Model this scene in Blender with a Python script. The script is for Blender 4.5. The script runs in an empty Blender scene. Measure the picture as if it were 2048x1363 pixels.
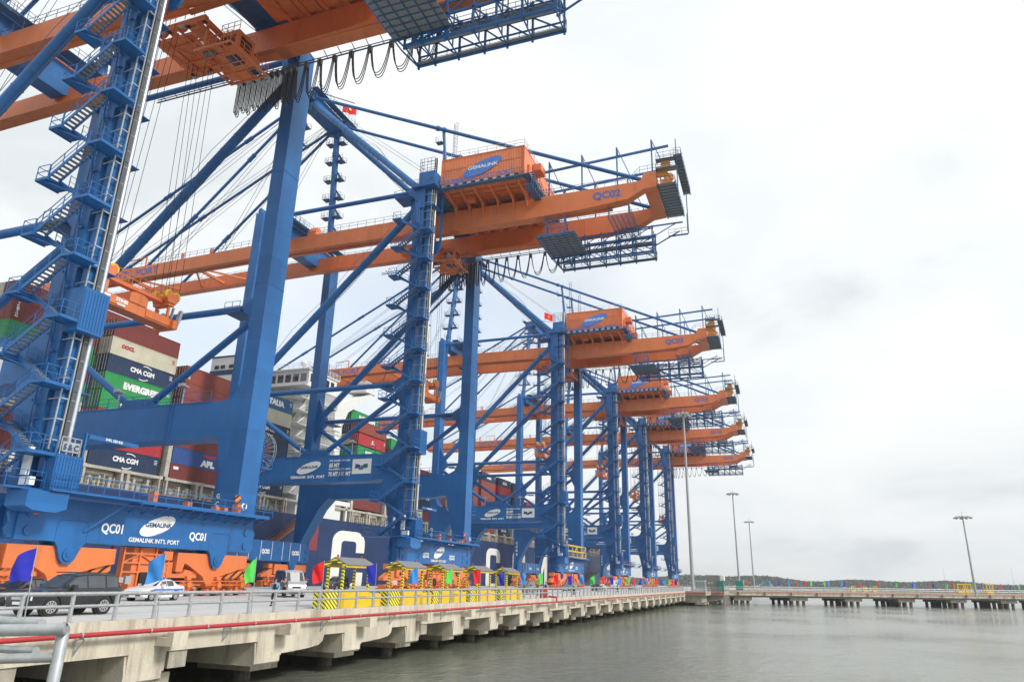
import bpy, math, random
from mathutils import Vector as V, Matrix
from math import radians as R_, sin, cos, pi, sqrt
random.seed(7)
S = bpy.context.scene
COL = S.collection

# ------------------------------------------------------------------ camera
cam_d = bpy.data.cameras.new('camera'); cam = bpy.data.objects.new('camera', cam_d); COL.objects.link(cam)
Fw = V((0.88800154, 0.33277763, 0.31735204)); Rt = V((0.34408499, -0.93869199, 0.02151458)); Up = V((-0.30505538, -0.09009109, 0.94806372))
cam.matrix_world = Matrix(((Rt.x, Up.x, -Fw.x, 0), (Rt.y, Up.y, -Fw.y, 0), (Rt.z, Up.z, -Fw.z, 2.0), (0, 0, 0, 1)))
cam_d.sensor_width = 36; cam_d.lens = 1422 / 2048 * 36; cam_d.clip_end = 9000; cam_d.clip_start = 0.1
S.camera = cam
S.render.resolution_x = 1024; S.render.resolution_y = 681

# ------------------------------------------------------------------ world: overcast sky
SUN_EL, SUN_AZ = 38, -98      # azimuth measured from +X towards +Y
W = bpy.data.worlds.new('World'); S.world = W; W.use_nodes = True
nt = W.node_tree; nt.nodes.clear()
def N(t, k, **kw):
    n = t.nodes.new(k)
    for a, b in kw.items(): setattr(n, a, b)
    return n
out = N(nt, 'ShaderNodeOutputWorld'); bg = N(nt, 'ShaderNodeBackground')
sky = N(nt, 'ShaderNodeTexSky', sky_type='NISHITA'); sky.sun_disc = False
sky.sun_elevation = R_(SUN_EL); sky.sun_rotation = R_(90 - SUN_AZ); sky.air_density = 1.0; sky.dust_density = 2.5
tc = N(nt, 'ShaderNodeTexCoord'); sep = N(nt, 'ShaderNodeSeparateXYZ'); nt.links.new(tc.outputs['Generated'], sep.inputs[0])
ad = N(nt, 'ShaderNodeMath', operation='ADD'); ad.inputs[1].default_value = 0.30; nt.links.new(sep.outputs[2], ad.inputs[0])
mx = N(nt, 'ShaderNodeMath', operation='MAXIMUM'); mx.inputs[1].default_value = 0.05; nt.links.new(ad.outputs[0], mx.inputs[0])
dx = N(nt, 'ShaderNodeMath', operation='DIVIDE'); dy = N(nt, 'ShaderNodeMath', operation='DIVIDE')
nt.links.new(sep.outputs[0], dx.inputs[0]); nt.links.new(mx.outputs[0], dx.inputs[1])
nt.links.new(sep.outputs[1], dy.inputs[0]); nt.links.new(mx.outputs[0], dy.inputs[1])
cb = N(nt, 'ShaderNodeCombineXYZ'); nt.links.new(dx.outputs[0], cb.inputs[0]); nt.links.new(dy.outputs[0], cb.inputs[1])
nz = N(nt, 'ShaderNodeTexNoise'); nz.inputs['Scale'].default_value = 1.6; nz.inputs['Detail'].default_value = 7; nz.inputs['Roughness'].default_value = 0.52; nz.inputs['Distortion'].default_value = 0.35
nt.links.new(cb.outputs[0], nz.inputs['Vector'])
nz2 = N(nt, 'ShaderNodeTexNoise'); nz2.inputs['Scale'].default_value = 0.55; nz2.inputs['Detail'].default_value = 4
mp = N(nt, 'ShaderNodeMapping'); mp.inputs['Location'].default_value = (3.7, 1.9, 0); nt.links.new(cb.outputs[0], mp.inputs[0]); nt.links.new(mp.outputs[0], nz2.inputs['Vector'])
r1 = N(nt, 'ShaderNodeValToRGB'); e = r1.color_ramp.elements      # cloud brightness
e[0].position = 0.34; e[0].color = (0.62, 0.66, 0.68, 1); e[1].position = 0.64; e[1].color = (0.82, 0.84, 0.845, 1)
x_ = r1.color_ramp.elements.new(0.45); x_.color = (0.74, 0.77, 0.78, 1)
nt.links.new(nz.outputs[0], r1.inputs[0])
r2 = N(nt, 'ShaderNodeValToRGB'); e = r2.color_ramp.elements      # cloud cover: thin blue gaps
e[0].position = 0.36; e[0].color = (0.62, 0.62, 0.62, 1); e[1].position = 0.52; e[1].color = (1, 1, 1, 1)
nt.links.new(nz2.outputs[0], r2.inputs[0])
sc = N(nt, 'ShaderNodeMix', data_type='RGBA', blend_type='MULTIPLY'); sc.inputs[0].default_value = 1
nt.links.new(sky.outputs[0], sc.inputs[6]); sc.inputs[7].default_value = (0.2, 0.2, 0.2, 1)
mixc = N(nt, 'ShaderNodeMix', data_type='RGBA'); nt.links.new(r2.outputs[0], mixc.inputs[0]); nt.links.new(sc.outputs[2], mixc.inputs[6])
# brighter cloud towards the hidden sun and the zenith
r3 = N(nt, 'ShaderNodeMapRange'); r3.inputs[1].default_value = 0.0; r3.inputs[2].default_value = 0.45; r3.inputs[3].default_value = 0.93; r3.inputs[4].default_value = 1.02
nt.links.new(sep.outputs[2], r3.inputs[0])
brt = N(nt, 'ShaderNodeMix', data_type='RGBA', blend_type='MULTIPLY'); brt.inputs[0].default_value = 1
nt.links.new(r1.outputs[0], brt.inputs[6]); nt.links.new(r3.outputs[0], brt.inputs[7])
nt.links.new(brt.outputs[2], mixc.inputs[7])
nt.links.new(mixc.outputs[2], bg.inputs[0]); bg.inputs[1].default_value = 1.13
nt.links.new(bg.outputs[0], out.inputs[0])

sd = bpy.data.lights.new('sun', 'SUN'); sun = bpy.data.objects.new('sun', sd); COL.objects.link(sun)
sd.energy = 2.4; sd.angle = R_(12); sd.color = (1, 0.965, 0.91)
sv = V((cos(R_(SUN_EL)) * cos(R_(SUN_AZ)), cos(R_(SUN_EL)) * sin(R_(SUN_AZ)), sin(R_(SUN_EL))))
sun.rotation_euler = sv.to_track_quat('Z', 'Y').to_euler()
S.view_settings.view_transform = 'Standard'; S.view_settings.look = 'None'; S.view_settings.gamma = 1; S.view_settings.exposure = 0.2

# ------------------------------------------------------------------ helpers
def proj(p):
    d = V(p) - V((0, 0, 2)); z = d.dot(Fw)
    return 1024 + 1422 * d.dot(Rt) / z, 681.5 - 1422 * d.dot(Up) / z
def ray(u, v, x=None, y=None, z=None):      # photograph pixel -> point on a plane (used once, to place things at their real size)
    d = Fw + Rt * ((u - 1024) / 1422) - Up * ((v - 681.5) / 1422)
    t = x / d.x if x is not None else (y / d.y if y is not None else (z - 2) / d.z)
    return V((0, 0, 2)) + d * t

class MB:
    def __init__(s, off=(0, 0, 0)): s.v = []; s.f = []; s.off = V(off)
    def add(s, vs, fs):
        b = len(s.v); s.v += [V(a) + s.off for a in vs]; s.f += [tuple(b + i for i in f) for f in fs]; return s
    def box(s, x0, x1, y0, y1, z0, z1):
        return s.add([(x0,y0,z0),(x1,y0,z0),(x1,y1,z0),(x0,y1,z0),(x0,y0,z1),(x1,y0,z1),(x1,y1,z1),(x0,y1,z1)],
                     [(0,3,2,1),(4,5,6,7),(0,1,5,4),(1,2,6,5),(2,3,7,6),(3,0,4,7)])
    def bar(s, p, q, w, h=None, up=(0, 0, 1)):
        p, q = V(p), V(q); h = h or w; d = (q - p)
        if d.length < 1e-6: return s
        d.normalize(); u = V(up)
        if abs(d.dot(u)) > .98: u = V((1, 0, 0))
        a = d.cross(u).normalized(); b = a.cross(d).normalized(); a = a * (w / 2); b = b * (h / 2)
        return s.add([p-a-b, p+a-b, p+a+b, p-a+b, q-a-b, q+a-b, q+a+b, q-a+b],
                     [(0,3,2,1),(4,5,6,7),(0,1,5,4),(1,2,6,5),(2,3,7,6),(3,0,4,7)])
    def tube(s, p, q, r, n=12, r2=None, cap=True):
        p, q = V(p), V(q); d = q - p; r2 = r if r2 is None else r2
        if d.length < 1e-6: return s
        d.normalize(); u = V((0, 0, 1)) if abs(d.z) < .95 else V((1, 0, 0))
        a = d.cross(u).normalized(); b = a.cross(d).normalized(); vs = []
        for c, rr in ((p, r), (q, r2)):
            for i in range(n):
                t = 2 * pi * i / n; vs.append(c + a * (rr * cos(t)) + b * (rr * sin(t)))
        fs = [(i, (i + 1) % n, n + (i + 1) % n, n + i) for i in range(n)]
        if cap: fs += [tuple(range(n - 1, -1, -1)), tuple(range(n, 2 * n))]
        return s.add(vs, fs)
    def path(s, pts, r, n=6):
        pts = [V(p) for p in pts]; rings = []; prev = None
        for i, p in enumerate(pts):
            d = (pts[min(i + 1, len(pts) - 1)] - pts[max(i - 1, 0)]).normalized()
            u = V((0, 0, 1)) if abs(d.z) < .9 else V((1, 0, 0))
            if prev is not None: u = prev
            a = d.cross(u)
            if a.length < 1e-4: a = d.cross(V((0, 1, 0)))
            a.normalize(); b = a.cross(d).normalized(); prev = b
            rings += [p + a * (r * cos(2 * pi * k / n)) + b * (r * sin(2 * pi * k / n)) for k in range(n)]
        fs = []
        for i in range(len(pts) - 1):
            for k in range(n):
                fs.append((i*n+k, i*n+(k+1) % n, (i+1)*n+(k+1) % n, (i+1)*n+k))
        fs += [tuple(range(n - 1, -1, -1)), tuple(range((len(pts)-1)*n, len(pts)*n))]
        return s.add(rings, fs)
    def prism(s, poly, ax, a, b):
        n = len(poly)
        f = {'x': lambda u, w, t: (t, u, w), 'y': lambda u, w, t: (u, t, w), 'z': lambda u, w, t: (u, w, t)}[ax]
        area = sum(poly[i][0]*poly[(i+1) % n][1]-poly[(i+1) % n][0]*poly[i][1] for i in range(n))
        vs = [f(u, w, a) for u, w in poly] + [f(u, w, b) for u, w in poly]
        flip = (area < 0) != (ax == 'y')
        fs = [tuple(range(n - 1, -1, -1)), tuple(range(n, 2 * n))] + [(i, (i+1) % n, n + (i+1) % n, n + i) for i in range(n)]
        if (b < a) != flip: fs = [tuple(reversed(g)) for g in fs]
        return s.add(vs, fs)
    def disc(s, c, ax, r, t, n=24, r2=None):
        c = V(c); d = {'x': V((1,0,0)), 'y': V((0,1,0)), 'z': V((0,0,1))}[ax] * (t / 2)
        return s.tube(c - d, c + d, r, n, r2)
    def rail(s, pts, h=1.1, step=1.6, w=.05, mid=2, toe=0):
        pts = [V(p) for p in pts]
        for k in range(len(pts) - 1):
            p, q = pts[k], pts[k + 1]; L = (q - p).length; n = max(1, round(L / step))
            for i in range(n + 1):
                if i == 0 and k > 0: continue
                c = p.lerp(q, i / n); s.bar(c, c + V((0, 0, h)), w)
            for m in range(mid): 
                z = V((0, 0, h * (m + 1) / mid)); s.bar(p + z, q + z, w * .9)
            if toe: s.bar(p + V((0, 0, toe/2)), q + V((0, 0, toe/2)), .02, toe)
        return s
    def build(s, name, mat, parent=None, smooth=True, loc=None):
        me = bpy.data.meshes.new(name); me.from_pydata([tuple(a) for a in s.v], [], s.f); me.update()
        if mat: 
            for m in (mat if isinstance(mat, (list, tuple)) else [mat]): me.materials.append(m)
        if smooth:
            me.shade_smooth(); me.set_sharp_from_angle(angle=R_(35))
        o = bpy.data.objects.new(name, me); COL.objects.link(o)
        if parent: o.parent = parent
        if loc: o.location = loc
        return o

def empty(name, loc=(0, 0, 0), rz=0):
    o = bpy.data.objects.new(name, None); COL.objects.link(o); o.location = loc; o.rotation_euler = (0, 0, rz); o.empty_display_size = .3; return o
def tag(o, label=None, cat=None, group=None, kind=None):
    if label: o['label'] = label
    if cat: o['category'] = cat
    if group: o['group'] = group
    if kind: o['kind'] = kind
    return o
def split_obj(o, gap=.12):
    me = o.data; n = len(me.vertices); par = list(range(n))
    def fd(a):
        while par[a] != a: par[a] = par[par[a]]; a = par[a]
        return a
    for p in me.polygons:
        r = fd(p.vertices[0])
        for v in p.vertices[1:]: par[fd(v)] = r
    box = {}
    for v in me.vertices:
        r = fd(v.index); b = box.setdefault(r, [list(v.co), list(v.co)])
        for k in range(3): b[0][k] = min(b[0][k], v.co[k]); b[1][k] = max(b[1][k], v.co[k])
    ks = list(box); g = {k: k for k in ks}
    def fg(a):
        while g[a] != a: a = g[a]
        return a
    for i, a in enumerate(ks):
        for b in ks[i+1:]:
            A, B = box[a], box[b]
            if all(A[0][k] - gap <= B[1][k] and B[0][k] - gap <= A[1][k] for k in range(3)): 
                if fg(a) != fg(b): g[fg(a)] = fg(b)
    grp = {}
    for p in me.polygons: grp.setdefault(fg(fd(p.vertices[0])), []).append(p)
    if len(grp) < 2: return
    name = o.name.split('.')[0]
    for ps in grp.values():
        idx = {}; vs = []; fs = []
        for p in ps:
            f = []
            for v in p.vertices:
                if v not in idx: idx[v] = len(vs); vs.append(tuple(me.vertices[v].co))
                f.append(idx[v])
            fs.append(f)
        m2 = bpy.data.meshes.new(name); m2.from_pydata(vs, [], fs); m2.update()
        for mt in me.materials: m2.materials.append(mt)
        if me.polygons[0].use_smooth: m2.shade_smooth(); m2.set_sharp_from_angle(angle=R_(35))
        q = bpy.data.objects.new(name, m2); COL.objects.link(q); q.parent = o.parent; q.location = o.location; q.rotation_euler = o.rotation_euler
    bpy.data.objects.remove(o)
SPLIT = {'gauge_mark', 'boom_lettering_', 'node_plate', 'caged_ladder', 'window', 'floodlight', 'junction_box', 'round_hazard_sign', 'wall_unit', 'rope_sheave', 'apex_sheave', 'boom_stanchion', 'hoist_box', 'joint_platform', 'pin_plate', 'monorail_frame', 'mast_collar', 'house_walkway', 'conduit', 'festoon_cable'}
def SPLIT_ALL(names=None):
    for o in list(COL.objects):
        if o.type == 'MESH' and o.name.split('.')[0] in (names or SPLIT) and len(o.data.vertices) < 4000 and not any(c.parent == o for c in COL.objects): split_obj(o)
def kids(o): return [c for c in ALLK.get(o.name, [])]
ALLK = {}
def scan():
    ALLK.clear()
    for o in COL.objects:
        if o.parent: ALLK.setdefault(o.parent.name, []).append(o)
def copy_tree(o, parent=None, skip=()):
    c = o.copy(); COL.objects.link(c); c.parent = parent
    for ch in kids(o):
        if ch.name.split('.')[0] not in skip: copy_tree(ch, c, skip)
    return c

# ------------------------------------------------------------------ materials
def mat(name, col, rough=.5, metal=0, var=.12, scale=3.0, bump=0, bscale=40, dirt=None, dirt_amt=.0, spec=.5, stretch=(1, 1, 1), coat=0, plates=None):
    m = bpy.data.materials.new(name); m.use_nodes = True; t = m.node_tree; b = t.nodes['Principled BSDF']
    b.inputs['Roughness'].default_value = rough; b.inputs['Metallic'].default_value = metal; b.inputs['Specular IOR Level'].default_value = spec
    if coat: b.inputs['Coat Weight'].default_value = coat; b.inputs['Coat Roughness'].default_value = .08
    tc = N(t, 'ShaderNodeTexCoord'); mp = N(t, 'ShaderNodeMapping'); mp.inputs['Scale'].default_value = stretch; t.links.new(tc.outputs['Object'], mp.inputs[0])
    nz = N(t, 'ShaderNodeTexNoise'); nz.inputs['Scale'].default_value = scale; nz.inputs['Detail'].default_value = 6; nz.inputs['Roughness'].default_value = .6
    t.links.new(mp.outputs[0], nz.inputs['Vector'])
    rp = N(t, 'ShaderNodeValToRGB'); e = rp.color_ramp.elements
    e[0].position = .3; e[1].position = .7
    e[0].color = tuple(c * (1 - var) for c in col) + (1,); e[1].color = tuple(min(1, c * (1 + var)) for c in col) + (1,)
    t.links.new(nz.outputs[0], rp.inputs[0]); last = rp.outputs[0]
    if dirt:
        n2 = N(t, 'ShaderNodeTexNoise'); n2.inputs['Scale'].default_value = scale * .8; n2.inputs['Detail'].default_value = 8; n2.inputs['Roughness'].default_value = .7
        m2 = N(t, 'ShaderNodeMapping'); m2.inputs['Scale'].default_value = (2.2, 2.2, .25); m2.inputs['Location'].default_value = (5, 3, 1); t.links.new(tc.outputs['Object'], m2.inputs[0]); t.links.new(m2.outputs[0], n2.inputs['Vector'])
        r2 = N(t, 'ShaderNodeValToRGB'); r2.color_ramp.elements[0].position = .52; r2.color_ramp.elements[1].position = .74
        r2.color_ramp.elements[0].color = (0, 0, 0, 1); r2.color_ramp.elements[1].color = (dirt_amt,) * 3 + (1,)
        t.links.new(n2.outputs[0], r2.inputs[0]); mm = N(t, 'ShaderNodeMix', data_type='RGBA'); t.links.new(r2.outputs[0], mm.inputs[0]); t.links.new(last, mm.inputs[6]); mm.inputs[7].default_value = tuple(dirt) + (1,)
        last = mm.outputs[2]
    if plates:
        cx = N(t, 'ShaderNodeSeparateXYZ'); t.links.new(tc.outputs['Object'], cx.inputs[0]); sm = N(t, 'ShaderNodeMath', operation='ADD'); t.links.new(cx.outputs[0], sm.inputs[0]); t.links.new(cx.outputs[1], sm.inputs[1])
        cc = N(t, 'ShaderNodeCombineXYZ'); t.links.new(sm.outputs[0], cc.inputs[0]); t.links.new(cx.outputs[2], cc.inputs[1])
        bk = N(t, 'ShaderNodeTexBrick'); bk.inputs['Scale'].default_value = 1; bk.inputs['Brick Width'].default_value = plates[0]; bk.inputs['Row Height'].default_value = plates[1]; bk.inputs['Mortar Size'].default_value = .012; bk.inputs['Mortar Smooth'].default_value = .3
        bk.inputs['Color1'].default_value = (.90, .90, .90, 1); bk.inputs['Color2'].default_value = (1.1, 1.1, 1.1, 1); bk.inputs['Mortar'].default_value = (.72, .72, .72, 1); t.links.new(cc.outputs[0], bk.inputs['Vector'])
        ml = N(t, 'ShaderNodeMix', data_type='RGBA', blend_type='MULTIPLY'); ml.inputs[0].default_value = 1; t.links.new(last, ml.inputs[6]); t.links.new(bk.outputs[0], ml.inputs[7]); last = ml.outputs[2]
    t.links.new(last, b.inputs['Base Color'])
    if bump:
        n3 = N(t, 'ShaderNodeTexNoise'); n3.inputs['Scale'].default_value = bscale; n3.inputs['Detail'].default_value = 5; t.links.new(tc.outputs['Object'], n3.inputs['Vector'])
        bp = N(t, 'ShaderNodeBump'); bp.inputs['Strength'].default_value = bump; bp.inputs['Distance'].default_value = .05; t.links.new(n3.outputs[0], bp.inputs['Height']); t.links.new(bp.outputs[0], b.inputs['Normal'])
    return m
def stripe(name, c1, c2, width, direction, rough=.6):
    m = bpy.data.materials.new(name); m.use_nodes = True; t = m.node_tree; b = t.nodes['Principled BSDF']; b.inputs['Roughness'].default_value = rough
    tc = N(t, 'ShaderNodeTexCoord'); dt = N(t, 'ShaderNodeVectorMath', operation='DOT_PRODUCT'); dt.inputs[1].default_value = direction
    t.links.new(tc.outputs['Object'], dt.inputs[0])
    a = N(t, 'ShaderNodeMath', operation='DIVIDE'); a.inputs[1].default_value = width; t.links.new(dt.outputs['Value'], a.inputs[0])
    f = N(t, 'ShaderNodeMath', operation='FRACT'); t.links.new(a.outputs[0], f.inputs[0])
    g = N(t, 'ShaderNodeMath', operation='GREATER_THAN'); g.inputs[1].default_value = .62; t.links.new(f.outputs[0], g.inputs[0])
    mm = N(t, 'ShaderNodeMix', data_type='RGBA'); mm.inputs[6].default_value = c1 + (1,); mm.inputs[7].default_value = c2 + (1,); t.links.new(g.outputs[0], mm.inputs[0]); t.links.new(mm.outputs[2], b.inputs['Base Color'])
    return m
M = {}
M['blue'] = mat('crane_blue_paint', (.015, .128, .365), .42, var=.10, scale=.6, dirt=(.02, .08, .22), dirt_amt=.55, spec=.45, plates=(7.3, 3.1))
M['orange'] = mat('crane_orange_paint', (.74, .20, .06), .45, var=.07, scale=.4, dirt=(.38, .11, .05), dirt_amt=.5, plates=(6.1, 4.3))
M['rail'] = mat('dull_blue_rail', (.05, .13, .26), .55, var=.1)
M['galv'] = mat('galvanised_steel', (.42, .44, .45), .45, metal=.35, var=.18, scale=9, dirt=(.3, .26, .2), dirt_amt=.4)
M['grate'] = mat('floor_grating', (.24, .25, .26), .7, var=.2, scale=8)
M['silver'] = mat('silver_pipe', (.62, .64, .66), .35, metal=.6, var=.08)
M['white'] = mat('white_lettering', (.82, .83, .82), .5, var=.03)
M['ink'] = mat('dark_lettering', (.03, .08, .2), .5, var=.03)
M['bluetext'] = mat('blue_lettering', (.07, .15, .48), .5, var=.05)
M['logoblue'] = mat('logo_blue', (.06, .2, .62), .5, var=.04)
M['logoline'] = mat('logo_line', (.35, .48, .80), .5)
M['black'] = mat('black_rubber', (.018, .018, .018), .75, var=.2)
M['cable'] = mat('black_cable', (.012, .012, .013), .6, var=.2)
M['dark'] = mat('dark_opening', (.012, .014, .018), .5)
M['red'] = mat('red_paint', (.42, .03, .038), .5, var=.08, scale=4)
M['concrete'] = mat('wharf_concrete', (.56, .51, .41), .85, var=.2, scale=.9, bump=.35, bscale=9, dirt=(.24, .205, .16), dirt_amt=.95, stretch=(1, 1, .45))
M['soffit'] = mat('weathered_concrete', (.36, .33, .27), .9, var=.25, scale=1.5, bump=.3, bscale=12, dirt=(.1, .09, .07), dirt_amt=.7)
M['pile'] = mat('marine_pile', (.16, .13, .10), .9, var=.4, scale=6, bump=.8, bscale=14, dirt=(.05, .05, .04), dirt_amt=.6)
M['deck'] = mat('deck_concrete', (.50, .505, .50), .8, var=.08, scale=.35, bump=.06, bscale=18, dirt=(.30, .30, .30), dirt_amt=.6, stretch=(.10, 1.6, 1))
M['linep'] = mat('white_road_paint', (.75, .76, .75), .7, var=.08, scale=5)
M['yellow'] = mat('yellow_paint', (.74, .48, .012), .45, var=.08, scale=2, dirt=(.45, .3, .05), dirt_amt=.3)
M['hazy'] = stripe('yellow_black_stripes', (.82, .72, .03), (.02, .02, .02), .19, (.5, -.5, .7))
M['hazp'] = stripe('yellow_black_post_stripes', (.82, .72, .03), (.02, .02, .02), .17, (.6, .1, .8))
M['hazo'] = stripe('orange_black_stripes', (.74, .2, .04), (.02, .02, .02), .55, (.6, 0, -.8))
M['glass'] = mat('window_glass', (.035, .042, .048), .05, var=.3, scale=1.5, spec=1.0, coat=.5)
M['solar'] = mat('solar_panel', (.20, .205, .215), .4, var=.1)
M['hullblue'] = mat('hull_navy', (.022, .045, .125), .5, var=.14, scale=.12, dirt=(.035, .055, .12), dirt_amt=.7, spec=.4, plates=(12.0, 2.6))
M['hulltxt'] = mat('hull_white_paint', (.80, .80, .74), .55, var=.05, scale=.5, dirt=(.55, .40, .2), dirt_amt=.3)
M['shipwhite'] = mat('ship_white', (.74, .75, .73), .5, var=.05, scale=.6, dirt=(.5, .33, .18), dirt_amt=.22)
M['shipgrey'] = mat('ship_grey', (.46, .45, .39), .6, var=.25, scale=1.2, dirt=(.42, .17, .06), dirt_amt=1.0)
M['antif'] = mat('tyre_black', (.015, .015, .016), .8)
M['trans'] = mat('pale_panel', (.55, .57, .56), .6)

# ------------------------------------------------------------------ lettering
_tc = {}
def text_geo(s, bold=.03):
    if (s, bold) in _tc: return _tc[(s, bold)]
    c = bpy.data.curves.new('t', 'FONT'); c.body = s; c.size = 1; c.offset = bold; c.resolution_u = 3; c.fill_mode = 'BOTH'; c.extrude = 0
    o = bpy.data.objects.new('t', c); COL.objects.link(o); dg = bpy.context.evaluated_depsgraph_get()
    me = bpy.data.meshes.new_from_object(o.evaluated_get(dg)); vs = [v.co.copy() for v in me.vertices]; fs = [tuple(p.vertices) for p in me.polygons]
    bpy.data.objects.remove(o); bpy.data.curves.remove(c); bpy.data.meshes.remove(me)
    x0 = min(v.x for v in vs); x1 = max(v.x for v in vs); y0 = min(v.y for v in vs); y1 = max(v.y for v in vs)
    vs = [((v.x - x0) / (x1 - x0), (v.y - y0) / (y1 - y0)) for v in vs]; _tc[(s, bold)] = (vs, fs); return vs, fs
def put_text(mb, s, org, right, up, w, h, bold=.03, slant=0):
    vs, fs = text_geo(s, bold); org, right, up = V(org), V(right).normalized(), V(up).normalized()
    mb.add([org + right * (a * w + slant * b * h) + up * (b * h) for a, b in vs], fs)
def ellipse(mb, c, right, up, a, b, ang, n=40, off=0):
    c, right, up = V(c), V(right).normalized(), V(up).normalized(); nrm = right.cross(up); c = c + nrm * off
    ca, sa = cos(ang), sin(ang)
    P = [(a * cos(2*pi*k/n), b * sin(2*pi*k/n)) for k in range(n)]
    mb.add([c + right * (x*ca - y*sa) + up * (x*sa + y*ca) for x, y in P], [tuple(range(n))])
def ell_lines(mb, c, right, up, a, b, ang, off, w=.03):
    c, right, up = V(c), V(right).normalized(), V(up).normalized(); nrm = right.cross(up); c = c + nrm * off; ca, sa = cos(ang), sin(ang)
    T = lambda x, y: c + right * (x*ca - y*sa) + up * (x*sa + y*ca)
    def strip(P):
        for i in range(len(P) - 1):
            (x0, y0), (x1, y1) = P[i], P[i+1]; L = math.hypot(x1-x0, y1-y0) or 1; nx, ny = -(y1-y0)/L*w/2, (x1-x0)/L*w/2
            mb.add([T(x0-nx, y0-ny), T(x1-nx, y1-ny), T(x1+nx, y1+ny), T(x0+nx, y0+ny)], [(0, 1, 2, 3)])
    for k in (-.66, -.33, 0, .33, .66):
        strip([(k * a * cos(t), b * .97 * sin(t)) for t in [(-pi/2) + pi*i/10 for i in range(11)]])
    for k in (-.5, 0, .5):
        q = sqrt(1 - k*k); strip([(a * q * (-1 + 2*i/10)*.97, b * k + .08*b*(1-(-1+2*i/10)**2)) for i in range(11)])
def logo(parent, c, right, up, a, b, ang, base, line, txt, name='logo_sign'):
    mb = MC(); ellipse(mb, c, right, up, a, b, ang, off=.02); o = mb.build(name, base, parent, smooth=False)
    ml = MC(); ell_lines(ml, c, right, up, a, b, ang, .03, w=b*.022); ml.build('globe_lines', line, o, smooth=False)
    mt = MC(); r_, u_ = V(right).normalized(), V(up).normalized(); n_ = r_.cross(u_)
    cc = V(c) + n_ * .045
    put_text(mt, 'GEMALINK', cc - r_ * a * .86*.82 - u_ * b * .24, r_ + u_*.03, u_, a * 1.5, b * .56, .03); mt.build('lettering', txt, o, smooth=False)
    return o

# ------------------------------------------------------------------ the gantry crane (local x along the wharf, y given as wharf y, origin at the landside sill face)
OY = 48.3
def MC(): return MB((0, -OY, 0))
MY = (0, -1, 0); PX = (1, 0, 0); PZ = (0, 0, 1)
G0, G1 = 3.7, 5.2             # girder inner / outer faces
def bogie_set(crane, px, y0, y1, flip=1, face=True):
    f = lambda x: px + x * flip
    mb = MC()
    P = [(-4.4, 3.55), (4.3, 3.55), (4.35, 2.45), (3.4, 2.3), (.85, 1.65), (.4, .7), (-.5, .7), (-1.2, 1.65), (-3.1, 2.6), (-3.5, 2.7), (-3.7, 2.0), (-4.4, 2.0)]
    mb.prism([(f(a), b) for a, b in P], 'y', y0 + .25, y1 - .25)
    mb.prism([(f(a), b) for a, b in [(-7.3, 1.5), (-7.3, 1.85), (-5.2, 2.75), (-4.55, 2.75), (-4.55, 1.85), (-3.3, 1.85), (-3.1, 2.2), (-1.65, 2.0), (-1.65, 1.5)]], 'y', y0 + .5, y1 - .5)
    mb.box(*sorted((f(-5.9), f(-4.9))), y0 + .3, y1 - .3, 2.9, 3.6)
    mb.box(*sorted((f(-.75), f(.75))), y0 + .05, y0 + .25, 3.1, 3.5)
    o = mb.build('bogie', M['orange'], crane)
    h = MC(); h.prism([(f(a), b) for a, b in [(1.3, 1.5), (1.6, 1.95), (4.3, 2.42), (4.3, 1.55)]], 'y', y0 + .5, y1 - .5); h.build('hazard_panel', M['hazo'], o)
    t = MC()
    for k in range(4):
        c = f(-6.1 + k * 3.05 + (.55 if k > 1 else 0))
        t.box(c - 1.1, c + 1.1, y0 + .45, y1 - .45, .55, 1.0); t.box(c - .45, c + .45, y0 + .15, y0 + .5, .25, 1.3); t.disc((c + .1, y0 + .1, .95), 'y', .26, .5, 12)
        t.box(c - 1.15, c - .95, y0 + .1, y1 - .1, .1, .6); t.box(c + .95, c + 1.15, y0 + .1, y1 - .1, .1, .6)
        t.bar((c - 1.5, y0 + .05, .95), (c + 1.5, y0 + .05, .95), .09); t.bar((c-.3, y0 + .02, 1.5), (c + .2, y0 + .02, 1.5), .3)
    t.bar((f(-7.6), y0 - .15, 1.25), (f(4.9), y0 - .15, 1.25), .07)
    t.build('truck_frame', M['orange'], o)
    for k in range(8):
        w = MC(); c = f(-6.85 + k * 1.5 + (.5 if k > 3 else 0)); w.disc((c, (y0 + y1) / 2, .38), 'y', .36, .35, 18); w.disc((c, (y0 + y1) / 2, .38), 'y', .16, .45, 10); w.build('wheel', M['black'], o)
    return o

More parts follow.
